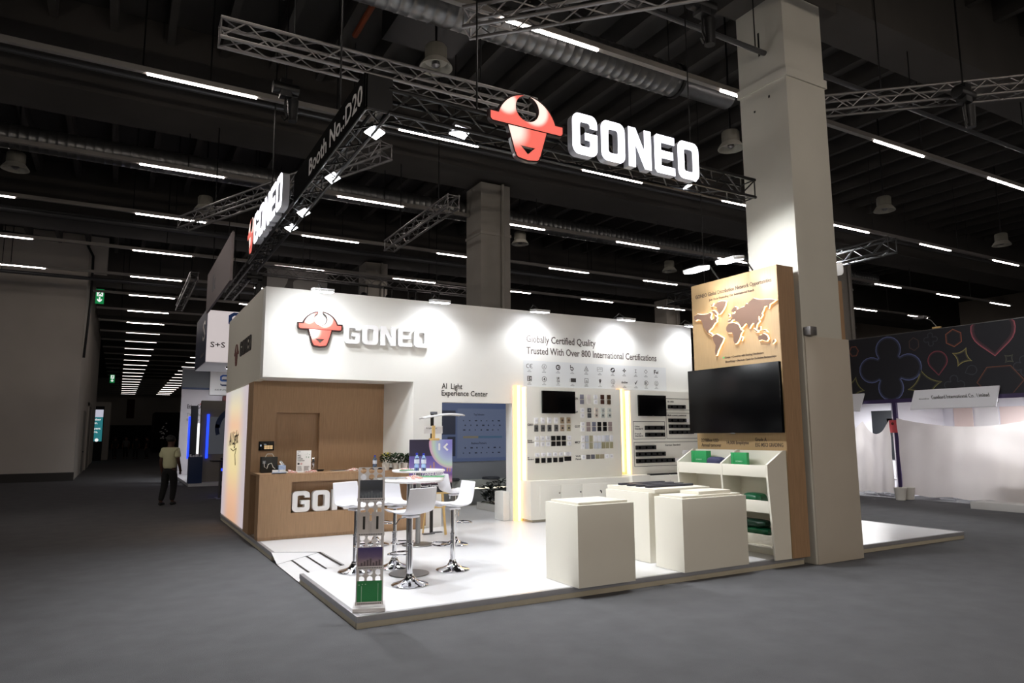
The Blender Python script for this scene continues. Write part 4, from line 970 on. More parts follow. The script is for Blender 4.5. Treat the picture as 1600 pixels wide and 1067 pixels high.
bottle(3.97, 9.7, ZB, 1.12, 'blue capped water bottle on the rear table, right of the pair')
def flat_stack(name, label, cat, c, a, w, l, h, m, print_m=None):
    t = thing(name, label, cat, (c[0], c[1], c[2]), a)
    part('pages', MB().box(-w / 2, w / 2, -l / 2, l / 2, 0, h), M_paper, t); part('cover', MB().box(-w / 2 - .002, w / 2 + .002, -l / 2 - .002, l / 2 + .002, h, h + .004), m, t)
    return t
flat_stack('brochure', 'green brochure lying on the front table at its right side', 'brochure', (3.36, 7.95, ZB), -.5, .3, .21, .02, M_green)
flat_stack('brochure', 'grey brochure lying on the front table at its left side', 'brochure', (2.88, 8.0, ZB), .5, .21, .3, .018, M_greypan)
flat_stack('brochure', 'pale green leaflet on the front table beside the grey brochure', 'brochure', (2.85, 8.18, ZB), .2, .21, .2, .006, mat('mint_paper', '7fb89c', .5))
flat_stack('brochure', 'green leaflet lying on the rear table beside the bottles', 'brochure', (3.76, 9.83, ZB), -.3, .22, .16, .006, M_green)
def sweets(label, c, r, n, group='heaps of wrapped sweets'):
    g = MB(); h = MB()
    for i in range(n):
        a = random.uniform(0, 2 * PI); q = r * math.sqrt(random.random()); z = c[2] + .012 + (1 - q / r) * .02 * random.random() * 2
        p = Vector((c[0] + q * math.cos(a), c[1] + q * math.sin(a), z)); b = random.uniform(0, PI); d = Vector((math.cos(b), math.sin(b), random.uniform(-.2, .2)))
        (g if random.random() < .6 else h).tube([p - d * .022, p - d * .012, p, p + d * .012, p + d * .022], [.009, .003, .009, .003, .009], 6)
    t = thing('sweet_heap', label, 'sweets', tuple(c), group=group)
    part('pink_wrappers', g, M_pinkp, t, kind='stuff'); part('white_wrappers', h, M_paper, t, kind='stuff')
sweets('heap of pink and white wrapped sweets on the front table', (3.12, 7.92, ZB), .11, 60)
sweets('small heap of wrapped sweets on the rear table', (3.8, 9.98, ZB), .08, 30)

# ------------------------------------------------------------------ things on the counter
sweets('flat heap of pink sweets at the left of the counter', (2.5, 11.85, CT), .11, 40)
sweets('heap of pink sweets on the counter in front of the notice', (2.84, 11.86, CT), .1, 40)
sweets('heap of pale sweets in the middle of the counter', (3.6, 11.95, CT), .13, 50)
def canister():
    t = thing('carry_bag', 'black gift bag with white handle cords on the counter end', 'bag', (2.2, 12.15, CT))
    x, y = 2.22, 12.2
    part('body', MB().box(x - .13, x + .13, y - .07, y + .07, CT, CT + .26), mat('black_gift_card', '10120f', .4), t, bev=.006)
    part('handle', MB().tube([(x - .07, y - .07, CT + .26), (x - .04, y - .07, CT + .31), (x + .04, y - .07, CT + .31), (x + .07, y - .07, CT + .26)], .006, 6), M_pot, t)
    part('cord', MB().tube([(x - .09, y - .075, CT + .19), (x - .08, y - .077, CT + .1), (x - .04, y - .077, CT + .07), (x - .02, y - .077, CT + .14), (x + .03, y - .077, CT + .16), (x + .06, y - .077, CT + .09), (x + .09, y - .077, CT + .07)], .005, 6), M_pot, t)
    part('emblem_patch', MB().box(x - .11, x - .06, y - .074, y - .07, CT + .15, CT + .2), M_greypan, t)
canister()
t = thing('tissue_box', 'pale blue tissue box with a tissue sticking out on the counter', 'tissue box', (2.42, 12.15, CT))
part('box', MB().box(2.365, 2.48, 12.1, 12.22, CT, CT + .12), mat('tissue_blue', '9fb4d8', .5, noise=.25, nscale=30), t, bev=.004)
part('tissue', MB().grid(lambda u, v: (2.395 + .06 * u + .012 * math.sin(v * 5), 12.15 + .03 * math.sin(u * 7) * v, CT + .12 + .075 * v * (1 - .7 * abs(u - .4))), 8, 6), M_paper, t)
t = thing('notice_stand', 'white upright notice card with green print standing on the counter', 'notice', (2.75, 12.0, CT))
part('card', MB().box(2.63, 2.87, 12.0, 12.012, CT + .005, CT + .36), M_paper, t)
part('acrylic_foot', MB().box(2.63, 2.87, 11.97, 12.06, CT, CT + .006), M_letterw, t)
for s, z, w, h in (('GONEO', .335, .05, .008), ('A', .305, .012, .014), ('SMART-', .275, .06, .014), ('HOMES', .245, .06, .014), ('FOR SAFE', .215, .09, .014), ('TOGETHER', .185, .12, .014)):
    text('lettering', s, w, h, FR(2.643, 12.0, CT + z), M_ink, t)
part('black_square', MB().box(2.648, 2.68, 11.998, 12.0, CT + .125, CT + .157), M_ink, t); part('red_roundel', plate(ring(0, 0, .014, .006, 16), .001, FR(2.71, 12.0, CT + .14), .001), M_red, t)
g = MB()
for i in range(9):
    a, b = random.uniform(2.745, 2.85), random.uniform(.23, .33); s_ = random.uniform(.004, .009); g.box(a, a + s_, 11.998, 12.0, CT + b, CT + b + s_ * 1.6)
part('green_print', g, M_green, t, kind='stuff')
g = MB()
for i in range(8):
    for x0, x1 in ((2.645, 2.735), (2.755, 2.855)): g.box(x0, x1 - random.uniform(0, .03), 11.998, 12.0, CT + .02 + i * .011, CT + .024 + i * .011)
part('small_print', g, M_inkg, t, kind='stuff')
t = thing('card_holder', 'white double business card holder at the front left of the counter', 'card holder', (2.27, 11.75, CT))
for x in (2.2, 2.31): part('card_stack', MB().box(x, x + .095, 11.74, 11.765, CT + .012, CT + .062), M_paper, t)
part('holder', MB().box(2.19, 2.415, 11.725, 11.79, CT, CT + .014).box(2.19, 2.415, 11.725, 11.73, CT, CT + .03), mat('clear_acrylic', 'b8c4da', .2), t)
flat_stack('leaflet', 'green leaflet lying behind the card holder on the counter', 'leaflet', (2.5, 12.2, CT), .2, .3, .21, .006, M_green)
flat_stack('leaflet', 'grey tablet lying flat on the counter right of the door handle', 'leaflet', (3.38, 12.05, CT), .1, .28, .2, .008, mat('dark_tablet', '3a3a40', .4))
solo('black_dish', MB().lathe([(.001, 0), (.05, 0), (.065, .03), (.06, .03), (.046, .006), (.001, .006)], (3.07, 12.15, CT), 20), M_black, 'small black dish under the door handle on the counter', 'dish')
bottle(4.02, 12.1, CT, 1.12, 'blue capped water bottle standing on the counter by itself')
bottle(4.6, 11.7, CT, 1.05, 'blue capped water bottle at the counter end behind the plants')
for x, fl, lab in ((4.12, True, 'potted plant with yellow flowers on the counter'), (4.3, False, 'leafy green potted plant between the flowers and its twin'), (4.46, False, 'leafy green potted plant nearest the counter end')):
    t = thing('potted_plant', lab, 'plant', (x, 11.8, CT), group='potted plants on the counter')
    part('pot', MB().lathe([(.001, 0), (.055, 0), (.07, .12), (.062, .12), (.05, .02), (.001, .02)], (x, 11.8, CT), 20), M_pot, t)
    part('soil', MB().lathe([(.001, .1), (.062, .1)], (x, 11.8, CT), 16), M_soil, t)
    leaf_bush((x, 11.8, CT + .1), .085, .17, 150, .06, M_leaf, 'foliage', t)
    if fl:
        g = MB()
        for i in range(14):
            a = random.uniform(0, 2 * PI); q = random.uniform(.02, .1); g.lathe([(.001, 0), (.014, .004), (.016, .012), (.001, .016)], (x + q * math.cos(a), 11.8 + q * math.sin(a), CT + .27 + random.uniform(-.06, .03)), 8)
        part('blossoms', g, M_yellow, t, kind='stuff')
t = thing('keyboard_tray', 'dark flat tray on the counter beside the single bottle', 'tray', (4.3, 12.2, CT)); part('tray', MB().box(4.1, 4.4, 12.15, 12.35, CT, CT + .02), M_black, t, bev=.004); part('sheet', MB().box(4.14, 4.36, 12.17, 12.33, CT + .02, CT + .024), M_greypan, t)

# ------------------------------------------------------------------ poster easel and lamp stand
ez = thing('poster_easel', 'purple poster on a pine easel beside the rear table', 'easel', (4.5, 10.8, PZ))
YE = 10.72
def poster_mat():
    m = bpy.data.materials.new('poster_print'); m.use_nodes = True; nt = m.node_tree; b = nt.nodes['Principled BSDF']
    tc = nt.nodes.new('ShaderNodeTexCoord'); sp_ = nt.nodes.new('ShaderNodeSeparateXYZ'); nt.links.new(tc.outputs['Generated'], sp_.inputs[0])
    cr = nt.nodes.new('ShaderNodeValToRGB'); e = cr.color_ramp.elements; e[0].position = .0; e[0].color = srgb('15131e'); e[1].position = 1; e[1].color = srgb('2c2740')
    for p, c in ((.16, '1c1826'), (.2, 'c99aa8'), (.33, '6b4a8c'), (.45, '8a76c0'), (.68, '5f54a0'), (.7, '2e2842')): x = e.new(p); x.color = srgb(c)
    nt.links.new(sp_.outputs['Z'], cr.inputs[0]); nt.links.new(cr.outputs[0], b.inputs['Base Color']); b.inputs['Roughness'].default_value = .4
    return m
board = part('poster', MB().box(4.14, 4.9, YE, YE + .012, .81, 1.67), poster_mat(), ez)
def disc_mat():
    m = bpy.data.materials.new('disc_print'); m.use_nodes = True; nt = m.node_tree; b = nt.nodes['Principled BSDF']
    tc = nt.nodes.new('ShaderNodeTexCoord'); d = nt.nodes.new('ShaderNodeVectorMath'); d.operation = 'DISTANCE'; d.inputs[1].default_value = (.9, .5, .85); nt.links.new(tc.outputs['Generated'], d.inputs[0])
    cr = nt.nodes.new('ShaderNodeValToRGB'); e = cr.color_ramp.elements; e[0].position = .15; e[0].color = srgb('5a4cb0'); e[1].position = 1; e[1].color = srgb('d9a8c8')
    for p, c in ((.5, '8f8ad8'), (.75, 'b4c4e0'), (.88, 'c4dcc8')): x = e.new(p); x.color = srgb(c)
    nt.links.new(d.outputs['Value'], cr.inputs[0]); nt.links.new(cr.outputs[0], b.inputs['Base Color']); b.inputs['Roughness'].default_value = .4
    return m
part('moon_print', plate([[(.40, .86), (.76, .86), (.76, .38)] + arc(.76, .8, .42, 270, 175, 16)], .001, FR(4.14, YE, .81), .0005), disc_mat(), board)
part('white_mark', join([plate([rrect(.505, .68, .54, .8, .016)], .001, FR(4.14, YE, .81), .002), plate([[(.66, .8), (.685, .78), (.635, .735), (.69, .69), (.665, .668), (.59, .735)]], .001, FR(4.14, YE, .81), .002)]), M_letterw, board)
text('lettering', 'AND GENERATED', .56, .07, FR(4.19, YE, 1.07), M_letterw, board); text('lettering', 'LAMINGART', .5, .07, FR(4.3, YE, .965), M_letterw, board)
text('lettering', 'Annual Turnover of', .42, .03, FR(4.33, YE, .905), M_letterw, board); text('lettering', '2.2 Billion', .25, .03, FR(4.33, YE, .86), M_letterw, board)
g = MB()
for i, x in enumerate((4.42, 4.5, 4.56, 4.72, 4.8, 4.85)): g.box(x, x + .02, YE - .001, YE, 1.14, 1.14 + .06 + .05 * (i % 3))
part('tower_print', g, mat('tower_orange', 'c8946a', .5), board)
for x0, x1 in ((4.3, 4.42), (4.82, 4.66)): part('leg', MB().obox(((x0 + x1) / 2, YE + .05, .84), .035, .025, 1.46, Matrix.Rotation((x1 - x0) / 1.65, 3, 'Y')), M_pine, ez)
part('mast', MB().box(4.55, 4.6, YE + .03, YE + .055, .8, 1.9), M_pine, ez); part('rear_leg', MB().tube([(4.57, YE + .06, 1.6), (4.57, YE + .45, PZ)], .015, 6), M_pine, ez)
part('top_clip', MB().box(4.49, 4.66, YE - .02, YE + .05, 1.655, 1.69), M_pine, ez, bev=.006); part('ledge', MB().box(4.2, 4.86, YE - .03, YE + .05, .785, .81), M_pine, ez)
part('cross_bar', MB().box(4.32, 4.8, YE + .03, YE + .055, .55, .585), M_pine, ez)
ls = thing('lamp_stand', 'slim black lamp post with curved white lamp head behind the poster', 'floor lamp', (4.7, 11.1, PZ))
part('post', MB().box(4.665, 4.715, 11.08, 11.11, PZ, 2.12), M_black, ls); part('foot_plate', MB().box(4.5, 4.7, 10.95, 11.05, PZ, PZ + .012), mat('foot_grey', '55555a', .4), ls, bev=.004); part('foot_plate', MB().box(4.68, 4.88, 11.05, 11.15, PZ, PZ + .012), mat('foot_grey', '55555a', .4), ls, bev=.004)
g = MB().grid(lambda u, v: (4.5 + .76 * u, 10.98 + .24 * v, 2.03 + .07 * math.sin(u * 2.2) + .02 * math.sin(v * PI)), 16, 6)
h = part('lamp_head', g, mat('lamp_head_white', 'dcdcdf', .3), ls); sd = h.modifiers.new('t', 'SOLIDIFY'); sd.thickness = .02
part('head_joint', MB().box(4.66, 4.76, 11.03, 11.12, 2.1, 2.14), mat('joint_grey', '6a6e78', .4), ls, bev=.006)
part('info_card', MB().box(4.53, 4.87, 11.06, 11.065, 1.77, 1.9), M_letterw, ls)
text('lettering', 'AI Light Stand', .2, .025, FR(4.56, 11.06, 1.85), M_inkg, ls)

# ------------------------------------------------------------------ brochure rack
br = thing('brochure_rack', 'perforated silver folding brochure rack at the platform corner', 'brochure rack', (2.17, 6.62, PZ), -.33)
W = .255
def tier(i, items):
    z0 = .055 + i * .32; m = Matrix.Translation((0, .0 - .02 * i + (.05 if i % 2 else 0), z0)) @ Matrix.Rotation(-.16, 4, 'X') @ Matrix(((1, 0, 0, -W / 2), (0, 0, -1, 0), (0, 1, 0, 0), (0, 0, 0, 1)))
    holes = [circ(W / 2 + (a - 1) * .078, .225 + b * .062 - .005, .028, 14) for a in range(3) for b in (0, 1)] + [circ(W / 2 + (a - 1) * .078, .155, .028, 14) for a in range(3)]
    o = part('perforated_panel', plate([rrect(0, 0, W, .315, .012)] + holes, .004, m), M_alu_rack, br)
    part('front_ledge', join([plate([rrect(-.004, -.012, W + .004, .018, .004)], .004, m, .032)]), M_alu_rack, o)
    g = MB()
    for k in range(14): g.add([m @ Vector((.02 + k * .016, -.002, .0385)), m @ Vector((.03 + k * .016, -.002, .0385)), m @ Vector((.03 + k * .016, .008, .0385)), m @ Vector((.02 + k * .016, .008, .0385))], [(0, 1, 2, 3)])
    part('ledge_holes', g, M_black, o, kind='stuff')
    return m
M_alu_rack = mat('rack_aluminium', 'dedada', .4, .1)
ms = [tier(i, None) for i in range(4)]
part('base', MB().box(-.15, .15, -.11, .2, 0, .035), M_alu_rack, br, bev=.004)
part('rear_strut', MB().box(-.12, -.1, .06, .075, .03, 1.15).box(.1, .12, .06, .075, .03, 1.15), M_alu_rack, br)
MIRROR = br.matrix_basis.copy()
def in_rack(name, label, i, x0, x1, v0, v1, m, extra=None):
    t = thing(name, label, 'brochure', (2.17, 6.62, PZ), -.33)
    part('cover', plate([[(x0, v0), (x1, v0), (x1, v1), (x0, v1)]], .012, ms[i], .008), m, t)
    if extra: extra(t, ms[i])
    return t
def grad(name, stops):
    m = bpy.data.materials.new(name); m.use_nodes = True; nt = m.node_tree; b = nt.nodes['Principled BSDF']
    tc = nt.nodes.new('ShaderNodeTexCoord'); s = nt.nodes.new('ShaderNodeSeparateXYZ'); nt.links.new(tc.outputs['Generated'], s.inputs[0])
    nz = nt.nodes.new('ShaderNodeTexNoise'); nz.inputs['Scale'].default_value = 6; nt.links.new(tc.outputs['Generated'], nz.inputs[0])
    ad = nt.nodes.new('ShaderNodeMath'); ad.operation = 'MULTIPLY_ADD'; ad.inputs[1].default_value = .14; nt.links.new(nz.outputs['Fac'], ad.inputs[0]); nt.links.new(s.outputs['Z'], ad.inputs[2])
    cr = nt.nodes.new('ShaderNodeValToRGB'); e = cr.color_ramp.elements
    e[0].position, e[0].color = stops[0][0], srgb(stops[0][1]); e[1].position, e[1].color = stops[-1][0], srgb(stops[-1][1])
    for p, c in stops[1:-1]: q = e.new(p); q.color = srgb(c)
    nt.links.new(ad.outputs[0], cr.inputs[0]); nt.links.new(cr.outputs[0], b.inputs['Base Color']); b.inputs['Roughness'].default_value = .3
    return m
def towers(cols):
    def f(t, m):
        g = MB()
        for k in range(7):
            x = .04 + k * .028; h = .03 + .05 * ((k * 5) % 4) / 4
            g.add([m @ Vector((x, .02, .021)), m @ Vector((x + .018, .02, .021)), m @ Vector((x + .018, .02 + h, .021)), m @ Vector((x, .02 + h, .021))], [(0, 1, 2, 3)])
        part('building_print', g, mat('tower_' + cols, cols, .4), t)
    return f
in_rack('brochure', 'dark brochure with stormy city picture in the top rack tier', 3, .02, W - .02, .004, .19, grad('storm_print', [(0, '1a1f28'), (.35, '59616c'), (.6, '2b323e'), (1, '3b4350')]), towers('646c75'))
def slot_card(t, m):
    part('dark_slot', plate([rrect(.045 if t['k'] == 0 else .03, .06, .065 if t['k'] == 0 else .05, .17, .003)], .001, m @ Matrix.Translation((0 if t['k'] == 0 else .12, 0, 0)), .021), M_black, t)
for k in (0, 1):
    x0 = .012 + k * .125
    t = thing('brochure', 'white card with black slot in the second rack tier, ' + ('left one' if k == 0 else 'right one'), 'brochure', (2.17, 6.62, PZ), -.33, 'slotted cards in the rack')
    part('cover', plate([[(x0, .004), (x0 + .105, .004), (x0 + .105, .21), (x0, .21)]], .01, ms[2], .008), mat('card_grey', 'd8d2d0', .4), t)
    part('dark_slot', plate([rrect(x0 + .042, .05, x0 + .064, .17, .003)], .001, ms[2], .019), M_black, t)
in_rack('brochure', 'brochure with purple dusk skyline in the third rack tier', 1, .012, W - .012, .004, .19, grad('dusk_print', [(0, '4a4048'), (.3, 'a08c92'), (.6, '6c5a7c'), (1, '3c3068')]), towers('5c5058'))
in_rack('brochure', 'green catalogue in the bottom rack tier', 0, .012, W - .012, .004, .205, M_green, lambda t, m: part('print', join([plate([rrect(.05, .01, .056, .16, .002)], .001, m, .021), plate([rrect(.205, .02, .21, .18, .002)], .001, m, .021), plate([circ(.03, .17, .006, 8), circ(.06, .175, .006, 8), circ(.09, .175, .006, 8)], .001, m, .021)]), mat('pale_green_print', '9fd0b0', .5), t))

# ------------------------------------------------------------------ people
def skin_mesh(verts, edges, radii, root=0, sub=2):
    me = bpy.data.meshes.new('skin'); me.from_pydata([Vector(v) for v in verts], edges, [])
    o = bpy.data.objects.new('skin_tmp', me); COL.objects.link(o)
    o.modifiers.new('s', 'SKIN')
    for i, q in enumerate(me.skin_vertices[0].data):
        q.radius = radii[i] if isinstance(radii[i], tuple) else (radii[i], radii[i]); q.use_root = (i == root)
    ss = o.modifiers.new('ss', 'SUBSURF'); ss.levels = sub; ss.render_levels = sub
    dg = bpy.context.evaluated_depsgraph_get(); dg.update()
    out = bpy.data.meshes.new_from_object(o.evaluated_get(dg)); bpy.data.objects.remove(o); bpy.data.meshes.remove(me)
    for p in out.polygons: p.use_smooth = True
    return out
def chain(*ids): return [(ids[i], ids[i + 1]) for i in range(len(ids) - 1)]
def person(label, loc, rz, shirt, trous, skin, hair, short=True, scale=1.0, stride=.1):
    t = thing('person', label, 'person', loc, rz if rz else .0001)
    # faces +Y locally; x right
    V = [(0, 0, .93), (0, .0, 1.08), (0, -.01, 1.24), (0, -.015, 1.38), (0, -.005, 1.45), (0, .005, 1.53), (0, .015, 1.62), (0, .01, 1.70),   # 0-7 pelvis..head
         (.17, -.01, 1.37), (.235, -.02, 1.1), (.22, .1, .9), (.2, .14, .82),      # right arm 8-11
         (-.17, -.01, 1.37), (-.23, -.03, 1.1), (-.225, .03, .86), (-.22, .05, .77),  # left arm
         (.09, 0, .88), (.1, stride * .6, .48), (.1, stride * .1, .09), (.11, stride * .1 + .14, .035),   # right leg 16-19
         (-.09, 0, .88), (-.1, -stride * .2, .48), (-.1, -stride * 1.6, .09), (-.11, -stride * 1.6 + .14, .035)]
    E = chain(0, 1, 2, 3, 4, 5, 6, 7) + [(3, 8)] + chain(8, 9, 10, 11) + [(3, 12)] + chain(12, 13, 14, 15) + [(0, 16)] + chain(16, 17, 18, 19) + [(0, 20)] + chain(20, 21, 22, 23)
    R = [(.14, .1), (.12, .09), (.14, .1), (.13, .09), (.06, .06), (.08, .085), (.108, .125), (.08, .09), .055, .042, .034, .03, .055, .042, .034, .03, .085, .06, .042, (.042, .03), .085, .06, .042, (.042, .03)]
    body = part('body', skin_mesh(V, E, R), skin, t)
    # shirt: torso and upper arms, slightly larger
    Vs = [(0, 0, .86)] + V[1:4] + [(0, -.005, 1.425), V[8], (.225, -.018, 1.17), V[12], (-.222, -.022, 1.17)]
    part('tshirt', skin_mesh(Vs, chain(0, 1, 2, 3, 4) + [(3, 5), (5, 6), (3, 7), (7, 8)], [(.2, .16), (.18, .145), (.19, .14), (.165, .12), (.08, .08), .088, .08, .088, .08]), shirt, t)
    Vt = [(0, 0, .98), (0, 0, .9), V[16], V[17], (V[18][0], V[18][1], .1), V[20], V[21], (V[22][0], V[22][1], .1)]
    part('trousers', skin_mesh(Vt, [(0, 1), (1, 2), (2, 3), (3, 4), (1, 5), (5, 6), (6, 7)], [(.165, .13), (.185, .15), .128, .088, .066, .128, .088, .066]), trous, t)
    for a, b in ((18, 19), (22, 23)):
        x, y = V[a][0], V[a][1]; part('shoe', skin_mesh([(x, y - .05, .045), (x, y + .06, .045), (x + .0, y + .16, .035)], chain(0, 1, 2), [(.05, .045), (.05, .042), (.045, .03)]), M_shoe, t)
    part('hair', skin_mesh([(0, -.045, 1.56), (0, -.03, 1.66), (0, .015, 1.735)], chain(0, 1, 2), [(.105, .1), (.122, .115), (.105, .1)]), hair, t)
    part('nose', MB().lathe([(.001, -.03), (.018, -.02), (.012, .015), (.001, .02)], (0, .135, 1.62), 8), skin, body)
    for sx in (-1, 1):
        part('ear', MB().lathe([(.001, -.03), (.018, 0), (.001, .03)], (sx * .1, .015, 1.62), 8), skin, body)
        part('eye', MB().lathe([(.001, -.01), (.01, 0), (.001, .01)], (sx * .036, .122, 1.645), 8), M_black, body)
    part('mouth', MB().box(-.025, .025, .11, .124, 1.575, 1.582), M_rim, body)
    # hands: palm, four fingers, thumb
    for wr, tip, s in ((V[10], V[11], 1), (V[14], V[15], -1)):
        wr, tip = Vector(wr), Vector(tip); d = (tip - wr).normalized(); side = Vector((0, 1, 0)); side = (side - d * side.dot(d)).normalized(); inn = d.cross(side) * s
        g = MB()
        for k, ln in enumerate((.07, .08, .075, .06)):
            b = tip + side * (.03 - k * .02); g.tube([b, b + d * ln * .5, b + d * ln * .9 + inn * .02], [.009, .0085, .007], 6)
        b = wr.lerp(tip, .5) + side * .035; g.tube([b, b + d * .035 + side * .02, b + d * .065 + side * .02], [.011, .01, .008], 6)
        part('fingers', g, skin, body)
    t.scale = (scale,) * 3
    return t
person('person in pale yellow top and black trousers walking away down the aisle', (1.22, 20.2, 0), -.6, M_shirt, M_trous, M_skin, M_hair, scale=1.02)
M_cg = mat('grey_cloth', '6a6866', .9); M_cd = mat('charcoal_cloth', '1b1b1e', .9)
for x, y, a, sh_, lab in ((-.15, 64, .2, M_cd, 'leftmost of the distant dark figures at the end of the aisle'), (.62, 65, 2.9, M_cg, 'distant figure in a grey top among the dark figures'), (1.3, 63, -.3, M_cd, 'distant dark figure right of the one in grey'), (2.05, 62.4, 1.2, M_cd, 'rightmost of the distant dark figures down the aisle')):
    person(lab, (x, y, 0), a, sh_, M_cd, M_pale, M_hair, scale=1.0)['group'] = 'distant visitors'

# ------------------------------------------------------------------ left background
t = thing('exit_sign', 'green and white running man exit sign hanging by the block wall', 'sign', (-1.15, 38, 8.06))
part('panel', MB().box(-1.32, -.97, 38, 38.05, 8.06, 8.76), M_greens, t)
part('bracket', MB().box(-1.49, -1.32, 38.01, 38.04, 8.6, 8.64), M_dark, t)
part('white_field', MB().box(-1.27, -1.02, 37.99, 38, 8.42, 8.72), M_whites, t)
F = FR(-1.15, 37.99, 8.57)
part('running_man', join([plate([circ(.03, .1, .025, 10)], .002, F), plate([[(-.02, .07), (.04, .07), (.06, -.01), (.09, -.09), (.06, -.1), (.03, -.03), (-.01, -.05), (-.05, -.13), (-.08, -.12), (-.04, -.01), (0, .02)]], .002, F), plate([[(-.09, .0), (-.06, .05), (0, .07), (.08, .03), (.08, .05), (.03, .09), (-.04, .075)]], .002, F)]), M_greens, t)
part('arrow', plate([[(-.03, .13), (.03, .13), (.03, 0), (.1, .06), (.1, -.02), (0, -.11), (-.1, -.02), (-.1, .06), (-.03, 0)]], .002, FR(-1.15, 38, 8.24), .002), M_whites, t)
t2 = dup(t, (-.72, 70, 6.45), None, 'small distant green exit sign far down the aisle')
part('hanging_rod', MB().tube([(-1.15, 38.02, 8.74), (-1.15, 38.02, 11.8)], .02, 6), M_dark, t2)
t = thing('direction_sign', 'unlit grey direction sign with arrow hanging in the dark aisle', 'sign', (1.33, 50, 9.85))
part('panel', MB().box(.93, 1.74, 50, 50.06, 9.86, 10.28 - .1), mat('dim_panel', '2b2c2b', .6), t)
part('arrow', plate([[(-.3, 0), (-.18, .1), (-.18, .03), (0, .03), (0, -.03), (-.18, -.03), (-.18, -.1)]], .002, FR(1.3, 50, 10.02), .001), mat('dim_print', '6b6c6b', .6), t)
part('man_field', MB().box(1.4, 1.65, 49.99, 50, 9.9, 10.14), mat('dim_print', '6b6c6b', .6), t)
t = thing('digital_sign', 'teal lit advertising column by the end of the block wall', 'screen', (-1.2, 60, .6))
part('case', MB().box(-1.9, -.98, 60, 60.2, 0, 4.0), M_cd, t)
part('screen', MB().box(-1.85, -1.03, 59.98, 60, 1.42, 3.2), mat('teal_screen', '0c3c44', .5, emit='2f7f86', es=.75), t)
part('white_header', MB().box(-1.85, -1.03, 59.98, 60, 3.2, 3.75), mat('white_screen', '888888', .5, emit='c8c8d8', es=.8), t)
for s, z, w in (('ther', 2.95, .4), ('m.', 2.7, .2), ('pent', 2.3, .4), ('re.', 2.05, .25)): text('lettering', s, w, .16, FR(-1.75 + .2, 59.98, z), M_whites, t)
part('cloud_print', plate([circ(0, 0, .12, 12), ], .002, FR(-1.35, 59.98, 1.52), .001), M_whites, t)
t = thing('partition', 'dim white partition block behind the teal screen', 'partition', (-2, 62, 0)); part('panel', MB().box(-3.5, -.6, 62, 66, 0, 4.4), M_hall2, t)
solo('dark_booth', MB().box(3.4, 7.2, 86, 92, 0, 4.4), mat('night_cloth', '0a0a0b', .9), 'tall black draped booth far down the aisle', 'booth')
t = thing('white_flower_arrangement', 'spray of white flowers standing in front of the black booth', 'flowers', (2.9, 62.5, 0))
part('stand', MB().tube([(3.3, 66, 0), (3.3, 66, 1.4)], .05, 6), M_cd, t)
g = MB()
for i in range(16): g.lathe([(.001, 0), (.07, .03), (.05, .09), (.001, .1)], (3.3 + random.uniform(-.25, .3), 66 + random.uniform(-.2, .2), 1.4 + random.uniform(0, 1.6)), 7)
part('blossoms', g, M_paper, t, kind='stuff')
solo('red_banner', MB().box(.9, 1.9, 115.9, 115.96, 4.4, 7.2), mat('dim_red', '3a1210', .8), 'dark red banner on the far end wall', 'banner')
solo('dark_gate', MB().box(-1.2, 5.2, 115.2, 115.9, 0, 3.4), mat('night_cloth', '0a0a0b', .9), 'wide black opening in the far end wall', 'gate')

# neighbouring booth with the S+S signs
nb_ = thing('neighbour_booth', 'pale booth with navy counter and blue lit screens left of the oak counter', 'booth', (2.2, 27, 0))
part('platform', MB().box(2.24, 9, 27, 34, 0, .1), M_plat, nb_)
M_pale_w = mat('pale_cloudy_panel', 'c9c4ca', .6, noise=.06, nscale=2)
wl_ = part('back_wall', MB().box(2.3, 7, 33.2, 33.4, .1, 4.7), M_pale_w, nb_)
part('header_band', MB().box(2.3, 3.4, 33.15, 33.2, 3.85, 4.65), M_greypan, wl_); part('blue_line', MB().box(2.3, 3.4, 33.14, 33.2, 3.78, 3.86), M_navyp, wl_)
hs = part('header_sign', MB().box(3.4, 4.9, 33.05, 33.2, 3.55, 4.65), M_letterw, wl_)
def smark(parent, mtx, s):
    part('logo_upper', plate([[(p[0] * s, p[1] * s) for p in [(.45, .28), (.45, .42), (.3, .5), (-.3, .5), (-.5, .36), (-.5, .0), (-.36, -.1), (.34, -.1), (.34, .04), (-.28, .04), (-.36, .1), (-.36, .28), (-.26, .36), (.34, .36)]]], .004, mtx), mat('logo_blue', '2a62b8', .5), parent)
    part('logo_lower', plate([[(-p[0] * s, -p[1] * s) for p in [(.45, .28), (.45, .42), (.3, .5), (-.3, .5), (-.5, .36), (-.5, .0), (-.36, -.1), (.3, -.1), (.3, -.0), (-.28, .0), (-.36, .06), (-.36, .28), (-.26, .36), (.34, .36)]]], .004, mtx, .002), M_navyp, parent)
smark(wl_, FR(4.05, 33.04, 4.2), .5)
text('lettering', 'SENSORS', .9, .06, FR(3.6, 33.04, 3.75), M_inkg, hs)
text('lettering', 'EtherCAT', .72, .18, FR(2.55, 33.19, 2.95), M_ink, wl_); text('lettering', 'The indu', .55, .13, FR(2.55, 33.19, 2.62), M_inkg, wl_); text('lettering', 'for sens', .5, .13, FR(2.55, 33.19, 2.4), M_inkg, wl_)
part('red_arrow', MB().box(3.05, 3.45, 33.18, 33.2, 3.12, 3.17), M_red, wl_)
part('red_shelf', MB().box(3.95, 4.9, 32.9, 33.2, 3.3, 3.5), mat('dark_red', '5c1d18', .6), wl_)
part('lit_window', MB().box(2.75, 3.2, 33.15, 33.2, 1.0, 2.3), mat('white_screen2', 'cccccc', .5, emit='ffffff', es=.8), wl_)
tw = part('grey_tower', MB().box(2.63, 4.6, 27.8, 28.2, .1, 3.05), mat('warm_grey_panel', '8c8780', .6), nb_)
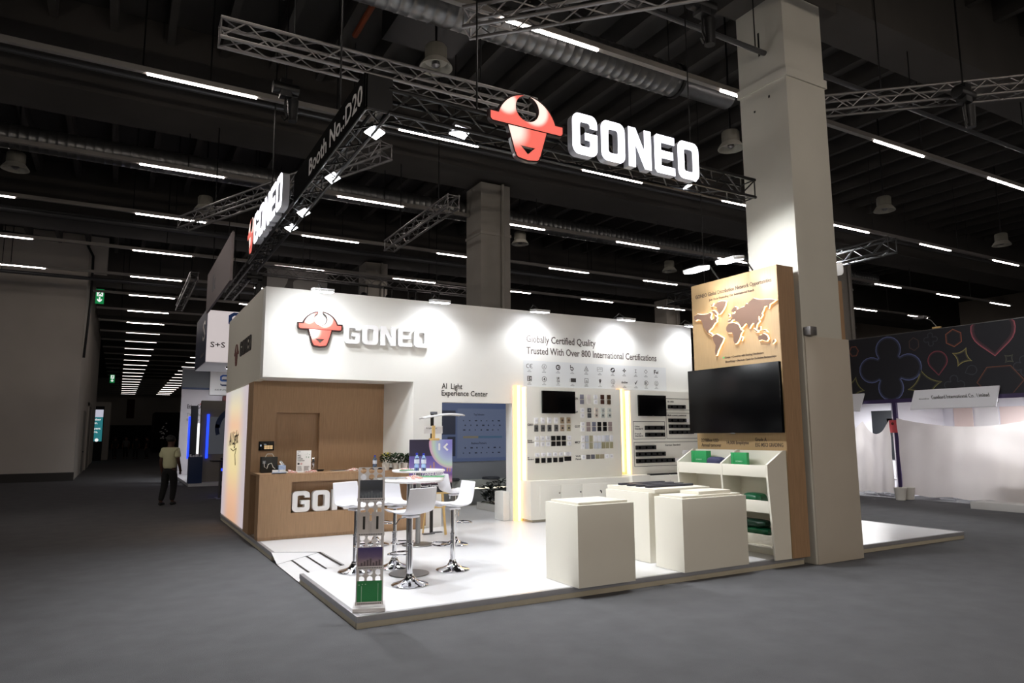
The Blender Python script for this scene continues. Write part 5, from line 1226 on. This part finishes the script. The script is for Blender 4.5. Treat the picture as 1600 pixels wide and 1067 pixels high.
part('screen', MB().box(2.9, 4.4, 27.75, 27.8, 1.1, 2.45), mat('screen_grey', '4a4c50', .4, emit='5c5f66', es=.35), tw)
part('blue_edge', MB().box(2.82, 2.9, 27.74, 27.8, .95, 2.55), M_bluel, tw)
part('screen_swirl', plate([arc(.9, .7, .8, 100, 180, 10) + arc(.9, .7, .62, 180, 100, 10)], .004, FR(3.0, 27.75, 1.35)), M_navyp, tw)
part('screen_swirl', plate([arc(.9, .7, .8, 170, 200, 6) + arc(.9, .7, .66, 200, 170, 6)], .004, FR(3.0, 27.75, 1.35)), M_navyp, tw)
part('dark_column', MB().box(2.4, 2.62, 29, 29.4, .1, 2.9), mat('dark_grey_panel', '33343a', .6), nb_)
part('blue_light', MB().box(2.33, 2.39, 29.3, 29.4, .9, 2.5), M_bluel, nb_)
ct_ = thing('navy_counter', 'navy blue counter with small samples on the neighbouring booth platform', 'counter', (2.4, 27.3, .1))
part('body', MB().box(2.14 + .1, 2.68, 27.1, 27.6, .1, 1.02), M_navyp, ct_, bev=.005)
g = MB()
for i in range(10): x = 2.28 + (i % 5) * .08; y = 27.2 + (i // 5) * .2; g.box(x, x + .05, y, y + .08, 1.02, 1.05 + .03 * (i % 3))
part('samples', g, M_letterw, ct_, kind='stuff')
t = thing('high_table', 'dark tall table on thin legs in front of the neighbouring booth', 'table', (2.75, 21.5, 0))
part('tabletop', MB().box(2.35, 3.1, 21.2, 21.9, 1.03, 1.06), M_cd, t)
for x, y in ((2.58, 21.4), (2.95, 21.7)): part('leg', MB().tube([(x, y, 0), (x, y, 1.03)], .025, 6), M_silver, t)
part('foot', MB().box(2.3, 3.1, 21.35, 21.45, 0, .02).box(2.5, 2.6, 21.0, 21.8, 0, .02), M_silver, t)
t = thing('bar_chair', 'dark chair with blue seat behind the tall dark table', 'chair', (2.9, 22.6, 0))
part('seat', MB().box(2.75, 3.25, 22.4, 22.8, .72, .78), M_bluel, t, bev=.01); part('backrest', MB().box(2.75, 3.25, 22.8, 22.85, .8, 1.1), M_cd, t, bev=.01)
for x in (2.78, 3.22):
    for y in (22.43, 22.8): part('leg', MB().tube([(x, y, 0), (x, y, .73)], .014, 6), M_cd, t)
hb = thing('hanging_box_sign', 'hanging white and navy box sign with blue S mark', 'sign', (2.58, 27.0, 4.4))
part('white_face', MB().box(2.59, 6.5, 27.0, 27.1, 4.42, 6.3), mat('glow_face_white', 'd9d0cf', .5, emit='e6dcdc', es=.6), hb)  # emission put into the white face so that it looks lit
part('navy_side', MB().box(2.58, 2.68, 27.02, 31, 4.42, 6.4), M_navyp, hb)
part('underside', MB().box(2.6, 6.5, 27.05, 31, 4.4, 4.44), M_letterw, hb)
text('lettering', 'S+S R', .82, .2, FR(2.72, 27.0, 4.95), M_ink, hb)
smark(hb, FR(3.72, 26.99, 5.85), .85)
text('lettering', 'S', .9, .75, SD(2.58, 28.4, 5.3), M_letterw, hb); text('lettering', 'sensors', 1.3, .16, SD(2.58, 28.9, 4.7), M_inkg, hb)
lk = thing('hanging_banner', 'large grey banner hung on edge above the neighbouring booth', 'banner', (2.2, 18.2, 5.55))
part('cloth', MB().box(2.2, 2.26, 18.15, 23.6, 5.6, 6.85), mat('grey_banner', 'a39a9a', .8), lk)
for y in (19, 22.5): part('sling', MB().tube([(2.23, y, 6.86), (2.23, y, 10.2)], .012, 4), M_dark, lk)
text('lettering', 'lk', .7, .5, SD(2.2, 22.0, 6.0), M_greypan, lk)
part('top_rail', MB().tube([(2.23, 18.15, 6.86), (2.23, 23.6, 6.86)], .02, 6), M_silver, lk)
bb = thing('bird_banner', 'grey hanging banner with a dark bird above the white wall', 'banner', (4.4, 26, 5.8))
part('cloth', MB().box(4.42, 6.62, 26, 26.05, 5.6, 7.85), mat('bird_cloth', '8f8c8a', .8), bb)
for x in (4.8, 6.2): part('sling', MB().tube([(x, 26.02, 7.85), (x, 26.02, 10.2)], .012, 4), M_dark, bb)
part('bird_print', plate([[(0, 0), (.05, .35), (.18, .62), (.22, .78), (.32, .86), (.42, .84), (.75, .82), (.45, .74), (.4, .66), (.42, .4), (.3, .1), (.25, -.2), (.1, -.2)]], .004, FR(4.95, 26, 6.75)), mat('bird_print', '4e4b4a', .8), bb)
text('lettering', 'HBC', .8, .35, FR(5.35, 26, 6.6), M_cd, bb)
for x, y, z, d, w, lab in ((3.6, 28.6, 4.36, (0, .8, -1), 420, 'fill floodlight added under the hanging box sign of the neighbouring booth'), (5.5, 30, 4.36, (-.2, .6, -1), 260, 'second fill floodlight added under the hanging box sign, deeper inside')):
    flood('booth_fill_floodlight', lab, (x, y, z), d, w, 'fill floodlights added under the hanging box sign', size=(.25, .2), ang=115, blend=1)  # both floods are added to brighten this booth's wall and spill outward
# black spotlights hanging on the far truss
for i, (x, lab) in enumerate(((6.3, 'black stage spotlight on the far truss, leftmost of four'), (7.1, 'black stage spotlight on the far truss, second from left'), (7.9, 'black stage spotlight on the far truss, third from left'), (8.7, 'black stage spotlight on the far truss, rightmost of four'))):
    t = thing('stage_spotlight', lab, 'spotlight', (x, 20.4, 5.75), group='spotlights on the far truss')
    part('can', MB().tube([(x, 20.3, 5.8), (x + .05, 20.5, 6.05)], [.13, .1], 12), M_black, t); part('yoke', MB().box(x - .14, x - .12, 20.38, 20.42, 5.9, 6.3).box(x + .12, x + .14, 20.38, 20.42, 5.9, 6.3).box(x - .14, x + .14, 20.38, 20.42, 6.28, 6.32), M_black, t)

# ------------------------------------------------------------------ right background: printed fascia booth with cloth sheets
XF2 = 18.2
fb = thing('printed_fascia', 'long charcoal fascia printed with glowing clovers, hexagons and stars', 'fascia', (XF2, 8, 2.6))
part('board', MB().box(XF2, XF2 + .1, -2, 12.62, 2.62, 4.36), M_fascia, fb)
part('top_trim', MB().box(XF2 - .01, XF2 + .11, -2, 12.62, 4.36, 4.375), M_silver, fb)
part('purple_rail', MB().box(XF2 - .02, XF2 + .1, -2, 12.62, 2.52, 2.62), M_purple, fb)
def outline(pts, w, m, fade=True):
    F = SD(XF2, 13, 0); n = len(pts)
    A = sum(pts[i][0] * pts[(i + 1) % n][1] - pts[(i + 1) % n][0] * pts[i][1] for i in range(n)); sg = -1 if A > 0 else 1
    def inset(d):
        o = []
        for i in range(n):
            a, b, c = Vector(pts[i - 1]), Vector(pts[i]), Vector(pts[(i + 1) % n])
            n1 = Vector(((b - a).y, -(b - a).x)).normalized(); n2 = Vector(((c - b).y, -(c - b).x)).normalized(); nn = n1 + n2
            nn = nn.normalized() if nn.length > .2 else n1
            o.append(F @ Vector((b.x + nn.x * d * sg, min(4.355, max(2.63, b.y + nn.y * d * sg)), .004)))
        return o
    cols = m; lev = [0, w * .35, w, w * 2.2]
    for k in range(3):
        a, b = inset(lev[k]), inset(lev[k + 1]); g = MB()
        for i in range(n): g.add([a[i], a[(i + 1) % n], b[(i + 1) % n], b[i]], [(0, 1, 2, 3)])
        part('shape_outline', g, cols[k], fb)
def cmix(hexc, f):
    c = [int(hexc[i:i + 2], 16) for i in (0, 2, 4)]; b = (0x1c, 0x1c, 0x24)
    return ''.join('%02x' % int(c[i] * f + b[i] * (1 - f)) for i in range(3))
def cset(hexc): return [mat('print_' + cmix(hexc, f), cmix(hexc, f), .6) for f in (1, .55, .25)]
def clover(cx, cy, d, r):
    out = []; 
    for k in range(4):
        a = k * 90; lx, ly = cx + d * math.cos(math.radians(a)), cy + d * math.sin(math.radians(a)); out += arc(lx, ly, r, a - 125, a + 125, 14)
    return out
def hexa(cx, cy, rx, ry, a=0): return [(cx + rx * math.cos(math.radians(a + 60 * i)), cy + ry * math.sin(math.radians(a + 60 * i))) for i in range(6)]
def star_c(cx, cy, r, a=0, n=7):
    tips = [(cx + r * math.cos(math.radians(a + 90 * k)), cy + r * math.sin(math.radians(a + 90 * k))) for k in range(4)]; out = []
    for k in range(4):
        p, q = Vector(tips[k]), Vector(tips[(k + 1) % 4]); c = Vector((cx, cy)) 
        for i in range(n):
            u = i / n; ctrl = c.lerp((p + q) / 2, .45); b = p * (1 - u) ** 2 + ctrl * 2 * u * (1 - u) + q * u * u; out.append((b.x, b.y))
    return out
def tear(cx, cy, r, tip=1.7, a=-90):
    s = math.degrees(math.acos(1 / tip)); pts = arc(cx, cy, r, a + s, a + 360 - s, 18)
    pts.append((cx + tip * r * math.cos(math.radians(a)), cy + tip * r * math.sin(math.radians(a)))); return pts
BL, OR, RD, YL, GR = cset('7f8cc8'), cset('c8704e'), cset('b8505e'), cset('b0a860'), cset('55555f')
outline(clover(1.71, 3.45, .52, .36), .03, BL); outline(hexa(.7, 4.03, .15, .16, 0), .02, OR); outline(hexa(2.43, 4.04, .15, .18, 90), .015, cset('7a5448')); outline(hexa(3.44, 4.08, .22, .23, 90), .022, OR)
outline(tear(3.0, 3.55, .25, 1.55), .022, RD); outline(tear(4.35, 4.2, .5, 1.35), .04, cset('d06a76')); outline(star_c(3.6, 3.58, .26, 62), .02, cset('d8c878')); outline(star_c(2.62, 2.93, .46, 100), .022, YL)
outline(star_c(4.64, 3.44, .13, 45), .012, cset('8a8a70')); outline(clover(2.87, 4.11, .11, .07), .012, GR); outline(clover(3.36, 2.9, .15, .1), .012, GR); outline(hexa(4.4, 2.92, .52, .42, 0), .02, cset('a05c40')); outline(tear(3.8, 3.24, .12, 1.5, 200), .012, GR)
outline(star_c(.62, 2.98, .34, 75), .02, YL); outline(clover(4.95, 3.24, .14, .1), .012, GR); outline(hexa(5.6, 3.9, .25, .26, 30), .02, OR); outline(clover(6.6, 3.5, .5, .35), .03, BL)
for y0, y1, w, lab in ((8.6, 10.64, 2.06, 'white tilted name board of the covered booth, long one'), (12.05, 13.2, 1.1, 'white tilted name board at the pillar edge, partly hidden')):
    t = thing('name_board', lab, 'sign', (XF2 - .15, y0, 2.33))
    g = MB().add([(XF2 - .04, y0, 2.82), (XF2 - .04, y1, 2.82), (XF2 - .3, y1, 2.33), (XF2 - .3, y0, 2.33), (XF2 - .02, y0, 2.8), (XF2 - .02, y1, 2.8), (XF2 - .28, y1, 2.31), (XF2 - .28, y0, 2.31)], [(0, 1, 2, 3), (7, 6, 5, 4), (0, 3, 7, 4), (1, 5, 6, 2), (0, 4, 5, 1), (3, 2, 6, 7)])
    part('board', g, mat('name_board_white', 'f4f4fa', .4), t)
    if y0 < 10:
        tl = math.atan2(.26, .49); F = Matrix.Translation((XF2 - .18, 10.1, 2.585)) @ Matrix.Rotation(-tl, 4, 'Y') @ Matrix(((0, 0, -1, 0), (-1, 0, 0, 0), (0, 1, 0, 0), (0, 0, 0, 1)))
        text('lettering', 'Gamford International Co., Limited', 1.36, .115, F @ Matrix.Translation((-.03, -.03, 0)), M_ink, t, w0=.003, bold=.004)
        text('lettering', '5-H02A', .2, .05, F @ Matrix.Translation((.95, -.2, 0)), M_inkg, t, w0=.003)
        text('lettering', 'zhongshan', .26, .05, F @ Matrix.Translation((-.36, -.03, 0)), M_inkg, t, w0=.003)
        part('mark', plate(ring(0, 0, .07, .012, 18), .002, F @ Matrix.Translation((1.42, -.13, 0)), .003), M_inkg, t)
inn = thing('covered_booth', 'white lit booth interior with posters above the cloth sheets', 'booth', (20, 10, 0))
part('back_wall', MB().box(20.8, 20.9, 4, 16, 0, 2.9), mat('booth_inner_white', 'e8e6ee', .6), inn)
part('side_wall', MB().box(18.4, 20.8, 11.4, 11.46, 0, 2.9), mat('booth_inner_white', 'e8e6ee', .6), inn)
for y0, y1, c in ((12.6, 13.6, '22252a'), (10.6, 11.1, 'e3cfc9'), (9.95, 10.55, 'e8e4e6'), (9.3, 9.9, 'e6d3d0')):
    part('wall_poster', MB().box(20.77, 20.8, y0, y1, .9, 2.4), mat('inner_poster_' + c, c, .5), inn)
for y in (8.2, 8.45, 8.7, 8.95, 9.2): part('dark_sample', MB().box(20.72, 20.8, y, y + .12, 1.55, 1.66), M_greypan, inn)
part('white_product', MB().box(20.77, 20.8, 12.9, 13.1, 1.95, 2.15).box(20.77, 20.8, 12.75, 12.95, 1.6, 1.8).box(20.77, 20.8, 13.1, 13.3, 1.3, 1.5), M_letterw, inn)
for y in (8.5, 13.0):
    sl = thing('booth_fill_bar', 'white fill-light bar added inside the covered booth ' + ('behind the long name board' if y < 10 else 'near the pillar edge'), 'spotlight', (19.2, y, 2.5))  # unseen lamp bars added to brighten the interior and the cloth
    part('bar', MB().box(19.1, 19.2, y - .6, y + .6, 2.62, 2.68), M_letterw, sl); part('lens', MB().box(19.11, 19.19, y - .55, y + .55, 2.6, 2.62), M_flood, sl)
    la = bpy.data.lights.new('fill_bar_light', 'AREA'); la.energy = 125; la.shape = 'RECTANGLE'; la.size = .1; la.size_y = 1.1
    lo = bpy.data.objects.new('fill_bar_light', la); COL.objects.link(lo); lo.parent = sl; lo.location = (-.05, 0, .09)
po = thing('booth_post', 'dark purple booth post with a red notice between the cloth sheets', 'post', (XF2, 11.25, 0))
part('post', MB().box(XF2, XF2 + .08, 11.2, 11.3, 0, 2.52), M_purple, po); part('red_notice', MB().box(XF2 - .01, XF2, 11.2, 11.42, 1.72, 2.06), M_red, po); part('notice_emblem', plate([circ(0, 0, .04, 12)], .002, SD(XF2 - .01, 11.32, 1.96), .001), mat('dark_red', '5c1d18', .6), po)
def sheet(label, top, z0, fold, x=XF2 - .06, grp='cloth sheets over the booths'):
    # top: hanging points (y, z, sag of the edge towards the next point)
    g = MB(); ys = [p[0] for p in top]; t = thing('cloth_sheet', label, 'cloth', (x, min(ys), z0), group=grp)
    def edge(y):
        for (ya, za, sg), (yb, zb, _) in zip(top, top[1:]):
            if ya >= y >= yb:
                k = (ya - y) / (ya - yb); return za + (zb - za) * k - sg * 4 * k * (1 - k)
        return top[-1][1]
    def fn(u, v):
        y = ys[0] + (ys[-1] - ys[0]) * u; zt = edge(y); zb = z0 + .02 * math.sin(u * 23)
        swag = math.sin(v * 13 + 5 * (u - .5) ** 2 * 4) * math.exp(-2.2 * (1 - v)) * .7
        dx = fold * (math.sin(u * 19 + v * 2) * .35 + math.sin(u * 41 - v * 3) * .2 + swag + .35 * math.sin(u * 7 + v * 6))
        return (x + dx, y, zb + (zt - zb) * v)
    part('cloth', g.grid(fn, 72, 30), M_sheet, t)
sheet('wide white cloth sheet sagging across the covered booth front', [(11.16, 2.11, .23), (7.7, 2.07, 0)], .1, .06)
sheet('white cloth sheet beyond the wide one, past the white ledge', [(7.6, 2.07, .2), (4.2, 2.1, 0)], .1, .06)
sheet('narrow white cloth sheet hanging between pillar and purple post', [(13.2, 2.05, .3), (12.17, 2.05, .37), (11.38, 2.06, 0)], .12, .05)
wc = thing('draped_counter', 'low white counter showing through the wide cloth at its right end', 'counter', (18.8, 7.4, 0))
part('body', MB().box(18.45, 19.0, 6.0, 8.75, 0, .98), M_white, wc, bev=.004); part('worktop', MB().box(18.42, 19.03, 5.98, 8.78, .98, 1.02), M_white, wc)
solo('white_ledge', MB().box(17.0, 17.6, 4.5, 8.9, 0, .16), mat('ledge_white', 'c9c7c4', .6), 'long low white platform edge below the wide cloth sheet', 'platform', bev=.005)
def bucket(x, y, label):
    solo('waste_bin', MB().lathe([(.001, 0), (.11, 0), (.15, .3), (.155, .31), (.14, .31), (.1, .02), (.001, .02)], (x, y, 0), 24), mat('bin_white', 'dad7d0', .5), label, 'bin', group='white bins by the purple post')
bucket(17.7, 10.95, 'white waste bin in front of the purple post'); bucket(18.02, 10.92, 'second white waste bin, tucked against the wide cloth')
def chair_p():
    t = thing('visitor_chair', 'x', 'chair', (0, 0, 0), .0001, 'sled chairs behind the cloth')
    part('sled_frame', join([MB().tube([(-.22, s * .22, .45), (.2, s * .22, .45), (.22, s * .22, .02), (-.22, s * .22, .02), (-.24, s * .22, .06)], .012, 6).mesh('f') for s in (-1, 1)]), M_chrome, t)
    part('seat', MB().box(-.22, .22, -.23, .23, .45, .48), M_seat, t, bev=.01); part('backrest', MB().box(-.24, -.21, -.23, .23, .5, .85), M_seat, t, bev=.01)
    return t
cp = chair_p()
for i, (x, y, a, lab) in enumerate(((18.75, 12.3, 1.5, 'chrome sled chair under the narrow cloth, beside the pillar'), (18.75, 11.75, 1.7, 'chrome sled chair under the narrow cloth, next to the post'), (18.75, 10.2, 1.4, 'chrome sled chair feet below the wide cloth, nearest the bins'), (18.7, 9.3, 1.6, 'chrome sled chair feet below the wide cloth, middle'), (18.7, 8.75, 1.2, 'chrome sled chair feet below the wide cloth, nearest the white ledge'))):
    if i == 0: cp.location = (x, y, 0); cp.rotation_euler = (0, 0, a); cp['label'] = lab
    else: dup(cp, (x, y, 0), a, lab)
t = thing('clip_spotlight', 'small clip-on spotlight standing on the printed fascia top', 'spotlight', (XF2, 9.9, 4.36))
part('clamp', MB().box(XF2 - .03, XF2 + .05, 9.85, 10.05, 4.375, 4.42), M_pine, t, bev=.006); part('arm', MB().tube([(XF2, 9.95, 4.42), (XF2 - .05, 10.05, 4.6), (XF2 - .15, 10.2, 4.68)], .012, 6), M_silver, t); part('head', MB().box(XF2 - .25, XF2 - .1, 10.1, 10.4, 4.66, 4.72), M_silver, t, bev=.006)
